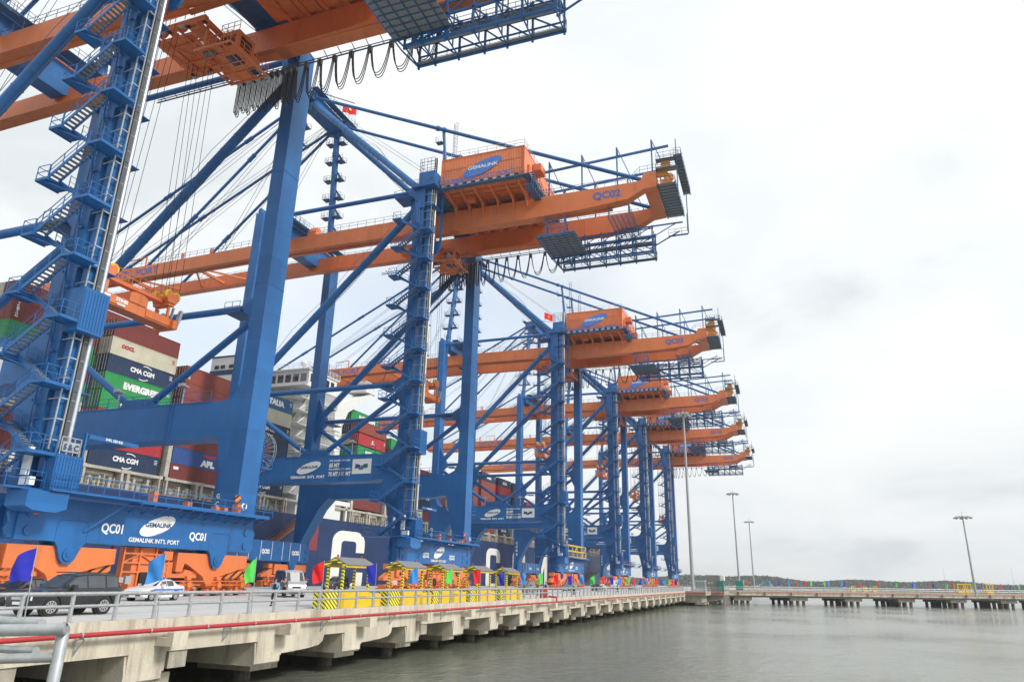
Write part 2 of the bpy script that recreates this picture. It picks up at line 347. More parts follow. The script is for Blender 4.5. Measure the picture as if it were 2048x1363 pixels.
def side_frame(crane, s):
    """legs, portal beam and braces of one side, s=-1 near, +1 far"""
    xa, xb = sorted((s * 9.1, s * 11.7)); xc = s * 10.4
    leg = MC(); leg.prism([(48.3, 6.8), (50.0, 6.8), (51.9, 14.9), (53.0, 14.9), (53.0, 18.4), (51.6, 18.5), (50.6, 19.0), (50.0, 20.2), (50.0, 61.6), (48.3, 61.6)], 'x', xa, xb)
    for z in (30.9, 44.5): leg.box(xa - .02, xb + .02, 48.27, 50.04, z, z + .05)
    leg.build('leg', M['blue'], crane)
    leg = MC(); leg.prism([(81.2, 7.2), (79.7, 7.2), (76.6, 13.0), (75.3, 14.4), (74.8, 14.9), (74.8, 18.4), (78.2, 18.5), (79.0, 19.0), (79.6, 20.2), (79.6, 61.5), (80.1, 61.5), (80.2, 62.4), (80.7, 62.4), (80.8, 61.5), (81.2, 61.5)], 'x', xa, xb)
    for z in (8.6, 21.0, 33.0, 48.0): leg.box(xa - .02, xb + .02, 79.56 if z > 20 else 81.1, 81.24, z, z + .05)
    leg.build('leg', M['blue'], crane)
    pb = MC(); pb.prism([(53.0, 14.9), (54.2, 14.7), (73.6, 14.7), (74.8, 14.9), (74.8, 18.4), (53.0, 18.4)], 'x', xa + .004, xb - .004); pb.box(xa - .06, xb + .06, 53.2, 74.6, 18.4, 18.5)
    p = pb.build('portal_beam', M['blue'], crane)
    r = MC(); r.rail([(xa - .1, 53.4, 18.5), (xa - .1, 74.4, 18.5)], step=1.7); r.rail([(xb + .1, 53.4, 18.5), (xb + .1, 74.4, 18.5)], step=1.7)
    for i in range(12): r.bar((xa - .14, 58.2, 15.0 + i * .29), (xa - .14, 58.8, 15.0 + i * .29), .05)
    r.bar((xa - .14, 58.2, 14.8), (xa - .14, 58.2, 18.5), .05); r.bar((xa - .14, 58.8, 14.8), (xa - .14, 58.8, 18.5), .05)
    r.build('railing', M['blue'], p)
    for y in (57.5, 66.5):
        f = MC(); f.bar((xa + .3, y, 18.5), (xa + .3, y, 20.3), .12); f.box(xa - .15, xa + .5, y - .5, y + .5, 20.3, 20.42); f.bar((xa-.1, y - .35, 20.5), (xa - .1, y + .35, 20.5), .3); f.build('floodlight', M['galv'], p)
    for (a, b, rad) in (((51.4, 28.9), (78.4, 28.9), .38), ((50.0, 27.9), (63.2, 18.9), .38), ((79.6, 27.9), (65.6, 18.9), .38), ((50.6, 57.6), (79.2, 29.6), .57), ((50.0, 60.9), (79.6, 60.9), .37)):
        t = MC(); t.tube((xc, a[0], a[1]), (xc, b[0], b[1]), rad, 18)
        o = t.build('brace_tube', M['blue'], crane)
        if rad == .57:      # walkable tube with ladder rings and grab rails
            g = MC(); A, B = V((xc, *a)), V((xc, *b)); d = (B - A).normalized()
            for i in range(11):
                c = A.lerp(B, .1 + i * .06); g.tube(c - d * .06, c + d * .06, .62, 18)
            up = d.cross(V((1, 0, 0))).normalized()
            if up.z < 0: up = -up
            for e in (.55, -.55):
                g.path([A.lerp(B, .12) + up * .55 + V((e, 0, 0)), A.lerp(B, .3) + up * 1.2 + V((e, 0, 0)), A.lerp(B, .5) + up * .65 + V((e, 0, 0)), A.lerp(B, .68) + up * 1.2 + V((e, 0, 0)), A.lerp(B, .82) + up * .55 + V((e, 0, 0))], .03, 5)
            g.path([A.lerp(B, .15) - up * .7, A.lerp(B, .4) - up * .95, A.lerp(B, .8) - up * .62], .05, 5)
            g.build('tube_rings', M['rail'], o)
    n = MC()       # node gussets
    for zc in (28.4,):
        n.prism([(50.0, zc + 3.4), (50.55, zc + 1.6), (51.9, zc + .75), (51.9, zc + .15), (51.2, zc - .6), (50.9, zc - 1.7), (50.0, zc - 3.4)], 'x', xc - .42, xc + .42)
        n.prism([(79.6, zc + 5.0), (78.6, zc + 2.7), (77.7, zc + 1.1), (77.7, zc - .1), (78.4, zc - .6), (78.7, zc - 1.7), (79.6, zc - 3.4)], 'x', xc - .42, xc + .42)
    n.prism([(50.0, 62.0), (51.6, 61.5), (51.6, 60.2), (51.2, 59.0), (51.0, 56.2), (50.6, 54.4), (50.0, 53.0)], 'x', xc - .45, xc + .45)
    n.prism([(61.6, 18.5), (62.6, 19.6), (66.2, 19.6), (67.2, 18.5)], 'x', xc - .35, xc + .35)
    n.build('node_plate', M['blue'], crane)
    pl = MC()      # little platforms at the joints
    for (y, z, L) in ((52.6, 29.2, 1.0), (76.2, 29.2, 1.0)):
        pl.box(xc - 1.3, xc + 1.3, y - L, y + L, z - .1 - 1.0, z - 1.0)
        pl.rail([(xc - 1.3, y - L, z - 1.0), (xc - 1.3, y + L, z - 1.0)], w=.045, step=1); pl.rail([(xc + 1.3, y - L, z - 1.0), (xc + 1.3, y + L, z - 1.0)], w=.045, step=1)
    pl.build('joint_platform', M['rail'], crane)

def cage_ladder(mb, x, y, z0, z1, nx=1, ny=0, w=.45, cage=True):
    tx, ty = -ny, nx
    for e in (-w/2, w/2): mb.bar((x + tx*e, y + ty*e, z0), (x + tx*e, y + ty*e, z1), .05)
    n = int((z1 - z0) / .35)
    for i in range(n): 
        z = z0 + .2 + i * .35; mb.bar((x - tx*w/2, y - ty*w/2, z), (x + tx*w/2, y + ty*w/2, z), .03)
    if cage:
        k = int((z1 - z0 - 2) / .8)
        for i in range(k + 1):
            z = z0 + 2 + i * .8; P = [(x + tx*.35*cos(t) + nx*(.35 + .38*sin(t)) - nx*.1, y + ty*.35*cos(t) + ny*(.35 + .38*sin(t)) - ny*.1, z) for t in [pi*j/6 - .0 for j in range(7)]]
            for a, b in zip(P, P[1:]): mb.bar(a, b, .03, .05)
        for t in (.2, .5, .8):
            a = pi * t; mb.bar((x + tx*.35*cos(a) + nx*(.25 + .38*sin(a)), y + ty*.35*cos(a) + ny*(.25 + .38*sin(a)), z0 + 2), (x + tx*.35*cos(a) + nx*(.25 + .38*sin(a)), y + ty*.35*cos(a) + ny*(.25 + .38*sin(a)), z1), .025)

def build_crane():
    cr = empty('gantry_crane', (0, OY, 0))
    # ---- sills
    for (y0, y1, z0, z1, nm) in ((48.3, 50.1, 3.85, 6.8, 'sill_beam'), (79.6, 81.3, 4.0, 7.2, 'sill_beam')):
        b = MC(); b.box(-11.75, 11.75, y0, y1, z0, z1)
        for s in (-1, 1):      # end lugs, pin plates
            b.prism([(s*11.75, z0 + .1), (s*12.1, z0 + .1), (s*12.35, z0 + .6), (s*12.1, z0 + 1.1), (s*12.35, z0 + 1.7), (s*12.0, z0 + 2.3), (s*11.75, z1)], 'y', y0 + .15, y0 + .4)
            b.prism([(s*11.75, z0 + .1), (s*12.1, z0 + .1), (s*12.35, z0 + .6), (s*12.1, z0 + 1.1), (s*12.35, z0 + 1.7), (s*12.0, z0 + 2.3), (s*11.75, z1)], 'y', y1 - .4, y1 - .15)
            c = s * 7.5; b.prism([(c - 1.25, z0 + .004), (c - .95, z0 - .35), (c - .62, z0 - 1.15), (c - .3, z0 - 1.5), (c + .3, z0 - 1.5), (c + .62, z0 - 1.15), (c + .95, z0 - .35), (c + 1.25, z0 + .004)], 'y', y0 - .03, y1 - .15)
        o = b.build(nm, M['blue'], cr)
        d = MC()
        for s in (-1, 1):
            c = s * 7.5; d.disc((c, y0 - .06, z0 - .85), 'y', .45, .12, 20); d.disc((c, y0 - .1, z0 - .85), 'y', .22, .12, 14)
            d.path([(c - 1.25, y0 - .01, z0 + .1), (c - 1.25, y0 - .01, z0 + 1.3), (c - 1.05, y0 - .01, z0 + 1.5), (c + 1.05, y0 - .01, z0 + 1.5), (c + 1.25, y0 - .01, z0 + 1.3), (c + 1.25, y0 - .01, z0 + .1)], .03, 4)
            d.disc((s * 10.9, y0 - .05, z0 + 1.8), 'y', .33, .1, 16); d.disc((s * 10.9, y0 - .05, z0 + .6), 'y', .33, .1, 16)
        for x in (-5.2, 5.2): d.box(x - .012, x + .012, y0 - .012, y0, z0 + .03, z1 - .05)
        d.box(-11.5, 11.5, y0 - .015, y0, z1 - .42, z1 - .39)
        d.build('pin_plate', M['blue'], o)
        if y0 > 70:
            g = MC()
            for x in (-9.3, -6.6, -4.0, -1.2, 1.6, 4.4, 6.4, 9.2): g.box(x - .05, x + .05, y0 - .02, y0, z0 + .2, z1 - .1)
            g.build('gauge_mark', M['white'], o, smooth=False)
        for s in (-1, 1): bogie_set(cr, s * 7.5, y0, y1, 1)
    k = MC(); k.box(-1.2, 1.2, 48.9, 50.4, .4, 3.8)      # control cabin with lattice between the bogies
    for z in (1.9, 2.6, 3.3): k.bar((-2.2, 48.8, z), (2.4, 48.8, z), .12)
    for x in (-2.2, -.6, 1, 2.4): k.bar((x, 48.8, .3), (x, 48.8, 3.8), .14)
    k.bar((-2.2, 48.8, 2.6), (-.6, 48.8, 3.3), .09); k.bar((-.6, 48.8, 3.3), (1, 48.8, 2.6), .09); k.bar((1, 48.8, 2.6), (2.4, 48.8, 3.3), .09)
    o = k.build('power_cabin', M['orange'], cr); g = MC(); g.box(-.4, .5, 48.7, 48.9, .9, 1.9); g.build('window', M['dark'], o); g = MC(); g.box(-1.9, -1.35, 48.5, 48.78, 1.0, 1.6); g.box(-2.5, -2.1, 48.5, 48.78, 1.1, 1.5); g.build('junction_box', M['galv'], o)
    rl = MC(); rl.tube((-3.0, 49.2, .2), (-3.0, 49.2, 3.8), .12, 10); rl.build('storm_pin', M['red'], cr)
    # ---- side frames
    for s in (-1, 1): side_frame(cr, s)
    # ---- walkway along the landside sill
    w = MC(); w.box(-10.9, 12.3, 46.9, 48.3, 7.0, 7.12); w.box(-11.5, -3.5, 46.0, 46.9, 7.0, 7.12); w.box(-10.9, 12.3, 46.88, 46.93, 7.12, 7.27); w.box(-14.2, -11.0, 46.9, 53.0, 7.0, 7.12); w.box(11.7, 12.7, 48.3, 50.4, 7.0, 7.12)
    for i in range(12): 
        x = -3 + i * 1.35; w.bar((x, 47.0, 6.98), (x, 48.3, 6.35), .08); w.bar((x, 46.95, 6.95), (x, 48.3, 6.95), .12)
    w.bar((-4.4, 46.6, 7.0), (-6.6, 48.25, 4.6), .12)
    o = w.build('sill_walkway', M['blue'], cr)
    r = MC(); r.rail([(-11.5, 46.0, 7.12), (-3.5, 46.0, 7.12), (-3.5, 46.9, 7.12), (12.7, 46.9, 7.12), (12.7, 50.4, 7.12)], step=1.3, w=.055); r.rail([(-14.2, 53.0, 7.12), (-14.2, 46.9, 7.12), (-11.5, 46.9, 7.12)], step=1.4); r.rail([(-14.2, 53, 7.12), (-11.8, 53, 7.12)]); r.build('railing', M['blue'], o)
    for x, a, b in ((-1.5, .4, 1.0), (2.2, .5, .55), (5.6, .5, .5), (6.6, .5, .5), (8.3, .5, .95)):
        q = MC(); q.box(x, x + a, 47.5, 48.1, 7.13, 7.13 + b); q.build('buffer_box', M['orange'], o)
    q = MC(); q.disc((-11.2 + 20.2, 48.22, 8.6), 'y', .42, .1, 20); q.disc((-10.7, 48.22, 5.95), 'y', .42, .1, 20); q.build('round_hazard_sign', M['hazo'], o)
    lb = MC(); lb.path([(8.6 + .28 * cos(t), 47.0, 7.9 + .28 * sin(t)) for t in [2*pi*i/14 for i in range(15)]], .08, 6); lb.build('lifebuoy', M['white'], o)
    # ---- elevator pit, cabinets, wall units
    e = MC(); e.prism([(-13.0, 5.9), (-13.0, 6.95), (-10.0, 6.95), (-10.0, 5.9), (-10.8, 5.6), (-12.4, 5.65)], 'y', 46.2, 48.2); o = e.build('elevator_pit', M['blue'], cr)
    e = MC(); e.box(-11.4, -9.3, 46.45, 47.4, 7.12, 9.55)
    for i in range(9): e.box(-11.3 + i * .24, -11.2 + i * .24, 46.41, 46.45, 7.3, 9.4)
    e.build('elevator_base', M['blue'], cr)
    a = MC(); a.box(-12.5, -12.2, 47.6, 48.1, 8.0, 9.9); a.box(-12.6, -12.2, 46.9, 47.9, 7.3, 7.85); a.box(-12.75, -12.5, 49.0, 49.2, 8.2, 9.6); a.build('wall_unit', M['white'], cr)
    s = MC(); s.box(-11.2, -9.9, 46.35, 46.4, 9.75, 10.45); s.rail([(-11.3, 46.4, 9.55), (-9.8, 46.4, 9.55)], h=1.2, step=.5, w=.06); o = s.build('makers_plate', M['galv'], cr)
    t = MC(); put_text(t, 'S & C', (-11.13, 46.30, 9.86), PX, PZ, 1.15, .45, .04); t.build('lettering', M['ink'], o, smooth=False)
    j = MC(); j.bar((-9.0, 46.8, 11.2), (-4.6, 46.8, 11.2), .12, .3); j.bar((-9.2, 46.8, 9.2), (-9.2, 46.8, 11.4), .16); o = j.build('jib_arm', M['blue'], cr); t = MC(); put_text(t, 'SWL 250 KG', (-7.6, 46.72, 11.12), PX, PZ, 1.5, .2); t.build('lettering', M['white'], o, smooth=False)
    # ---- elevator mast, cab
    m = MC(); m.tube((-10.35, 47.0, 9.8), (-10.35, 47.0, 66.5), .16, 14); o = m.build('elevator_mast', M['silver'], cr)
    m = MC(); m.box(-10.85, -10.5, 47.0, 47.3, 9.8, 66.2); m.box(-10.95, -10.88, 46.85, 47.3, 9.8, 66.2); m.build('guide_channel', mat('guide_dark', (.10, .11, .12), .5, metal=.3), o)
    m = MC(); m.box(-11.5, -10.97, 47.35, 47.9, 8, 60); m.build('cable_duct', M['blue'], o)
    m = MC()
    for i in range(38): z = 10.5 + i * 1.48; m.bar((-11.75, 46.95, z), (-11.05, 46.95, z), .09); m.bar((-11.0, 47.0, z), (-10.2, 47.0, z), .05); m.bar((-11.75, 46.95, z), (-11.6, 48.3, z), .06)
    m.bar((-11.08, 46.95, 9.8), (-11.08, 46.95, 66), .09); m.bar((-11.75, 46.95, 9.8), (-11.75, 46.95, 60), .09); m.build('mast_bracket', M['galv'], o)
    e = MC(); e.box(-12.3, -10.2, 46.1, 47.6, 18.3, 21.6)
    for i in range(8): e.box(-12.2 + i * .25, -12.1 + i * .25, 46.06, 46.1, 18.5, 21.4)
    e.build('elevator_cab', M['blue'], cr)
    # ---- stairs on the near landside leg (zigzag on the -x face)
    zs = 9.0; st = MC(); tr = MC(); rr = MC(); xl0, xl1 = -13.7, -12.6; xr0, xr1 = -12.9, -11.9
    st_z = 7.12; zl = []
    z = 7.12; k = 0
    while z < 57:
        zl.append(z); z += 2.38
    for i in range(len(zl) - 1):
        z0, z1 = zl[i], zl[i + 1]
        if i % 2 == 0: ya, yb, xa, xb = 51.2, 47.6, -13.6, -12.75     # going up towards the water
        else: ya, yb, xa, xb = 47.6, 51.2, -12.6, -11.8
        for x in (xa, xb): st.bar((x, ya, z0 + .05), (x, yb, z1 + .05), .06, .3)
        n = 11
        for q in range(n):
            f = (q + .5) / n; y = ya + (yb - ya) * f; zz = z0 + (z1 - z0) * (q + 1) / (n + .5); tr.box(xa + .05, xb - .05, y - .14, y + .14, zz - .03, zz + .03)
        for x in (xa,) if i % 2 == 0 else (xb - .1,):
            rr.bar((x, ya, z0 + 1.1), (x, yb, z1 + 1.1), .05); rr.bar((x, ya, z0 + .6), (x, yb, z1 + .6), .04)
            for q in range(4): y = ya + (yb - ya) * q / 3; zz = z0 + (z1 - z0) * q / 3; rr.bar((x, y, zz), (x, y, zz + 1.1), .05)
    for i, z in enumerate(zl):
        if i % 2 == 0: y0, y1 = 51.2, 52.5
        else: y0, y1 = 46.2, 47.6
        if i == 0: continue
        st.box(-13.7, -11.75, y0, y1, z - .16, z - .10); 
        for y in (y0, y1): st.bar((-13.7, y, z - .1), (-11.7, y, z - .1), .08, .22)
        st.bar((-13.7, y0, z - .1), (-13.7, y1, z - .1), .08, .22)
        tr.box(-13.6, -11.8, y0 + .06, y1 - .06, z - .09, z - .05)
        e = y1 if i % 2 == 0 else y0; b = y0 if i % 2 == 0 else y1
        rr.rail([(-13.68, b, z), (-13.68, e, z), (-11.75, e, z)], h=1.1, step=1, w=.05)
        st.bar((-13.6, (y0+y1)/2, z - .15), (-11.75, 49.2, z - 1.2), .1)
        if i % 2 == 1: st.box(-11.75, -9.4, 46.95, 48.25, z - .12, z - .06); rr.rail([(-11.7, 46.2, z), (-11.7, 46.95, z)], h=1.1); rr.rail([(-11.7, 46.95, z), (-10.95, 46.95, z)], h=1.1, w=.05)
    o = st.build('staircase', M['blue'], cr); tr.build('tread', M['grate'], o); rr.build('railing', M['blue'], o)
    # lamps and conduits on the leg
    g = MC()
    for z in range(12, 58, 5): g.box(-11.95, -11.7, 48.55, 48.85, z, z + .12); g.box(-11.9, -11.7, 49.5, 49.7, z + 1.4, z + 1.5)
    for y in (49.0, 49.35): g.tube((-11.85, y, 8), (-11.85, y, 58), .05, 6)
    g.build('conduit', M['blue'], cr)
    # ---- head house on the near landside leg
    h = MC(); h.box(-12.4, -9.2, 46.2, 50.4, 60.6, 60.75); h.box(-11.6, -9.5, 46.8, 49.6, 60.75, 63.6); h.box(-11.9, -9.3, 46.4, 48.2, 57.2, 57.3); h.bar((-9.3, 46.3, 52), (-9.3, 46.3, 60.6), .3); h.box(-12.4, -9.2, 50.4, 53.4, 59.2, 59.3)
    h.prism([(46.2, 60.6), (46.2, 51.0), (46.8, 50.0), (47.9, 50.0), (47.9, 51.8), (46.5, 52.2), (46.5, 60.6)], 'x', -9.3, -9.1)
    o = h.build('lift_head', M['blue'], cr)
    r = MC(); r.rail([(-12.4, 50.4, 60.75), (-12.4, 46.2, 60.75), (-9.2, 46.2, 60.75)], step=1.2); r.rail([(-12.4, 50.6, 59.3), (-12.4, 53.4, 59.3), (-9.2, 53.4, 59.3)], step=1.2)
    r.rail([(-11.6, 46.9, 63.6), (-11.6, 49.5, 63.6)], h=2.4, mid=4, step=.7); r.rail([(-11.6, 49.5, 63.6), (-10.4, 49.5, 63.6)], h=2.4, mid=4, step=.7); r.build('railing', M['rail'], o)
    # ---- far leg: caged ladder and cable reel
    l = MC(); cage_ladder(l, 12.25, 48.9, 7.1, 15.2, 1, 0); cage_ladder(l, 11.9, 50.6, 26.5, 33.0, 0, 1)
    l.box(11.7, 13.3, 48.2, 51.0, 12.0, 12.1); l.rail([(11.75, 48.2, 12.1), (13.3, 48.2, 12.1), (13.3, 51, 12.1)], step=.8); l.build('caged_ladder', M['blue'], cr)
    rl = MC(); c = V((-12.3, 73.4, 19.4))
    for dxx in (-.22, .22):
        for i in range(24):
            t = 2*pi*i/24; rl.bar(c + V((dxx, .4*cos(t), .4*sin(t))), c + V((dxx, 3.05*cos(t), 3.05*sin(t))), .08)
        P = [c + V((dxx, 3.1*cos(2*pi*i/32), 3.1*sin(2*pi*i/32))) for i in range(33)]
        for a, b in zip(P, P[1:]): rl.bar(a, b, .09)
    o = rl.build('cable_reel', M['galv'], cr); q = MC(); q.disc(c, 'x', 2.0, .36, 28); q.build('wound_cable', mat('reel_cable', (.18, .06, .04), .7), o); q = MC(); q.box(-11.7, -11.0, 72.8, 74.0, 18.5, 20.0); q.disc(c, 'x', .35, 1.4, 16); q.build('reel_hub', M['blue'], o)
    # ---- cross beams
    b = MC(); b.prism([(47.5, 60.0), (50.6, 60.0), (50.6, 62.9), (47.5, 62.9)], 'x', -9.1, 9.1); b.box(-5.4, -3.5, 48.0, 50.2, 59.4, 60.0); b.box(3.5, 5.4, 48.0, 50.2, 59.4, 60.0); b.build('cross_beam', M['blue'], cr)
    b = MC(); b.prism([(-9.1, 59.7), (-5.6, 59.7), (-5.3, 59.7), (-3.4, 57.6), (3.4, 57.6), (5.3, 59.7), (9.1, 59.7), (9.1, 62.0), (5.2, 63.2), (-5.2, 63.2), (-9.1, 62.0)], 'y', 78.7, 80.9); o = b.build('cross_beam', M['blue'], cr)
    r = MC(); r.box(-9.3, 9.3, 76.9, 78.6, 62.3, 62.4); r.rail([(-9.3, 76.9, 62.4), (9.3, 76.9, 62.4)], step=1.3); r.rail([(-9.3, 80.9, 63.2), (9.3, 80.9, 63.2)], step=1.3)
    r.bar((-7.4, 73.6, 59.5), (-7.4, 77, 62.3), .1, .3); r.bar((-6.6, 73.6, 59.5), (-6.6, 77, 62.3), .1, .3)
    for i in range(9): r.box(-7.4, -6.6, 73.8 + i * .36, 74.05 + i * .36, 59.6 + i * .3, 59.64 + i * .3)
    r.rail([(-7.4, 73.6, 59.5), (-7.4, 77, 62.3)], step=1); r.build('beam_walkway', M['rail'], o)
    hc = MC(); hc.prism([(-.9, 59.6), (-.9, 61.8), (-1.4, 62.6), (-2.2, 62.6), (-2.8, 61.8), (-2.8, 59.6)], 'y', 75.2, 76.8); hc.bar((-3.6, 76.0, 59.5), (3.6, 76.0, 59.5), .2, .1); hc.build('boom_control_cabin', M['orange'], cr)
    # ---- main girders and boom
    prof = [(13.0, 58.05), (15.0, 57.9), (17.4, 56.6), (24, 56.1), (33, 55.95), (33.6, 55.8), (47, 55.9), (52, 56.5), (80, 56.75), (112, 56.3), (146, 55.9), (149.5, 56.6), (149.5, 57.6), (147.5, 58.3), (112, 58.7), (80, 59.35), (16.2, 59.35), (15.3, 59.5), (14.8, 60.6), (13.0, 60.6)]
    for s in (-1, 1):
        g = MC(); g.prism(prof, 'x', s * G0, s * G1)
        for y in (27, 40, 61, 70): g.box(*sorted((s * (G0 - .02), s * (G1 + .02))), y, y + .05, 56.9, 59.3)
        a, b = sorted((s * (G0 - .35), s * (G0 + .25))); g.bar(((a+b)/2, 20, 56.05), ((a+b)/2, 52, 56.0), .6, .2); g.bar(((a+b)/2, 52, 56.35), ((a+b)/2, 80, 56.65), .6, .2); g.bar(((a+b)/2, 80, 56.65), ((a+b)/2, 146, 55.85), .6, .2); g.bar((s*4.45, 17.6, 56.55), (s*4.45, 24, 56.05), 1.9, .06)
        o = g.build('main_girder', M['orange'], cr)
        r = MC(); r.rail([(s * G1, 17.5, 59.4), (s * G1, 47.3, 59.4)], step=1.7); r.rail([(s * G1, 50.8, 59.4), (s * G1, 78.5, 59.4)], step=1.7); r.rail([(s * G1, 81, 59.35), (s * G1, 112, 58.75), (s * G1, 147, 58.35)], step=1.7)
        r.rail([(s * G1, 16.8, 59.4), (s * G1, 15.4, 60.7), (s * G1, 13, 60.7)], step=1.2)
        for i in range(12): r.bar((s * (G1 + .1), 18 + i*5, 59.3), (s * (G1 - .05), 18 + i*5, 59.3), .1)
        r.build('railing', M['rail'], o)
    for y in (101, 118, 135):       # orange ties between the boom girders
        t = MC(); t.bar((-G0, y, 57.2), (G0, y, 57.2), .5); t.bar((-G0, y, 57.3), (G0, y - 5.5, 57.3), .3); t.bar((-G0, y + .1, 57.0), (G0, y + 5.5, 57.0), .3); t.build('boom_tie', M['orange'], cr)
    t = MC()
    for y in (97, 104, 120): t.bar((-4.4, y, 58.6), (-4.4, y, 60.6), .18); t.bar((-4.4, y + .5, 58.6), (-4.4, y + .5, 60.6), .18)
    t.bar((-4.4, 113.5, 58.4), (-4.4, 113.5, 61.0), .2); t.bar((-4.4, 113.5, 61.0), (-4.4, 118, 60.7), .18); t.build('boom_stanchion', M['orange'], cr)
    eb = MC(); eb.prism([(13.05, 57.95), (14.9, 57.85), (15.3, 60.5), (13.05, 60.5)], 'x', -G0, G0); eb.build('end_beam', M['orange'], cr)
    # blue lettering on both girders
    tx = MC(); put_text(tx, "GEMALINK   INT'L PORT", (-G1 - .03, 132.7, 56.4), (0, -1, .015), PZ, 23.6, 1.55, .02); tx.build('boom_lettering', M['bluetext'], cr, smooth=False)
    # ---- apex, masts, stays
    for s in (-1, 1):
        m = MC(); A, B = V((s * 8.6, 80.1, 61.9)), V((s * 5.2, 79.0, 89.2)); m.tube(A, B, .62, 20); o = m.build('mast', M['blue'], cr)
        c = MC(); d = (B - A).normalized()
        for f in (.06, .42, .80):
            p = A.lerp(B, f); c.tube(p - d*.35, p - d*.25, .74, 20); c.tube(p + d*.25, p + d*.35, .74, 20); c.tube(p - d*.3, p + d*.3, .65, 20)
        c.build('mast_collar', M['blue'], o)
        q = MC()
        for k in range(6):
            p = A.lerp(B, .16 + k * .145); sx = 1 if k % 2 else 1
            for e in (1, -1):
                x0, x1 = sorted((p.x + .2 * 1, p.x - 1.0)); yy = p.y + e * 1.35
                q.box(p.x - .6, p.x + .9, yy - .75, yy + .75, p.z, p.z + .1); q.rail([(p.x - .6, yy - .75, p.z), (p.x - .6, yy + .75, p.z), (p.x + .9, yy + .75 * e, p.z)], step=.8, w=.05)
                q.bar((p.x + .1, yy - .4*e, p.z), (p.x + .1, p.y, p.z - .9), .12)
            if k < 5:
                n = A.lerp(B, .16 + (k + 1) * .145)
                for xx in (.25, .85): q.bar((p.x + xx, p.y - 1.7, p.z + .1), (n.x + xx, n.y + 1.0, n.z + .1), .06, .22)
                for i in range(10): w_ = p.lerp(n, i / 10); q.box(w_.x + .3, w_.x + .8, w_.y - 1.6 + .26 * i, w_.y - 1.38 + .26 * i, w_.z + .1, w_.z + .14)
        q.build('mast_platform', M['rail'], o)
        b = MC(); b.tube((s * 5.1, 78.2, 88.8), (s * 10.0, 50.3, 61.6), .56, 20); o = b.build('backstay_tube', M['blue'], cr)
        g = MC(); A, B = V((s * 5.1, 78.2, 88.8)), V((s * 10.0, 50.3, 61.6)); d = (B - A).normalized()
        for i in range(12): p = A.lerp(B, .26 + i * .038); g.tube(p - d*.05, p + d*.05, .60, 20)
        up = V((0, -.7, .7))
        for e in (-.6, .6): g.path([A.lerp(B, .25) + up*.55 + V((e,0,0)), A.lerp(B, .33) + up*1.2 + V((e,0,0)), A.lerp(B, .5) + up*.7 + V((e,0,0)), A.lerp(B, .62) + up*1.2 + V((e,0,0)), A.lerp(B, .72) + up*.55 + V((e,0,0))], .03, 5)
        g.path([A.lerp(B, .4) - up*.55, A.lerp(B, .6) - up*.95, A.lerp(B, .8) - up*.9, A.lerp(B, .95) - up*.55], .05, 5); g.build('tube_rings', M['rail'], o)
        def stay(p, q, r, joints, nm):
            m = MC(); p, q = V(p), V(q); m.tube(p, q, r, 12); d = (q - p).normalized()
            for f in joints: c = p.lerp(q, f); m.tube(c - d * .9, c - d * .5, r * 1.5, 12); m.tube(c + d * .5, c + d * .9, r * 1.5, 12); m.bar(c - d*.6, c + d*.6, r*2.6, r*1.2)
            return m.build(nm, M['blue'], cr)
        stay((s * 4.9, 77.4, 89.6), (s * 4.5, 14.6, 59.6), .31, (.44,), 'tie_rod')
        stay((s * 4.9, 79.8, 89.4), (s * 4.5, 141.5, 58.4), .29, (.2, .5, .8), 'forestay')
        stay((s * 4.9, 79.8, 88.9), (s * 4.5, 113.0, 58.7), .29, (.33, .7), 'forestay')
        t = MC(); t.tube((s * 4.6, 47.9, 62.9), (s * 4.7, 49.3, 76.2), .26, 12); t.bar((s * 6.5, 47.9, 62.9), (s * 4.7, 49.1, 72), .18); o = t.build('tie_support', M['blue'], cr)
        q = MC(); cage_ladder(q, s * 4.6, 47.2, 63, 77, 0, -1); q.box(s*4.6 - .5, s*4.6 + .5, 49.3, 50.5, 73.6, 73.7); q.rail([(s*4.6 - .5, 50.5, 73.7), (s*4.6 + .5, 50.5, 73.7)]); q.build('caged_ladder', M['rail'], o)
        rp = MC()
        for (y, zz) in ((95, 59.5), (108, 59.5), (128, 59.5), (140, 59.5)): 
            for e in (-.4, .4): rp.bar((s * 3.9 + e, 79.5, 90.2), (s * 4.0 + e, y, zz), .05)
        rp.bar((s * 2, 77.5, 90.2), (s * 1.2, 47.5, 65.5), .05); rp.build('hoist_rope', M['cable'], cr)
    a = MC(); a.prism([(77.2, 88.2), (80.4, 88.2), (80.4, 90.4), (77.2, 90.4)], 'x', -6.1, 6.1)
    for s in (-1, 1): a.prism([(76.6, 90.0), (78.4, 87.2), (80.8, 88.0), (80.8, 90.6), (77.0, 90.6)], 'x', s * 4.4, s * 5.4)
    o = a.build('apex_beam', M['blue'], cr)
    p = MC(); p.box(-6.6, 7.4, 75.8, 77.2, 90.5, 90.6); p.box(-6.6, 7.4, 80.4, 81.6, 90.5, 90.6); p.rail([(-6.6, 75.8, 90.6), (7.4, 75.8, 90.6), (7.4, 81.6, 90.6)], step=1.1); p.rail([(-6.6, 81.6, 90.6), (7.4, 81.6, 90.6)], step=1.2); p.bar((-3, 77, 91.8), (2.5, 73.5, 92.6), .2, .1)
    for x in range(-6, 8): p.bar((x, 75.8, 90.45), (x, 77.2, 90.45), .1)
    p.box(-7.2, -5.6, 76.6, 78.0, 88.2, 88.3); p.rail([(-7.2, 78, 88.3), (-7.2, 76.6, 88.3), (-5.6, 76.6, 88.3)], h=1.6, mid=3, step=.7); p.build('apex_platform', M['rail'], o)
    sh = MC()
    for x in (-3, 3): sh.disc((x, 79, 91.2), 'x', .8, .4, 20)
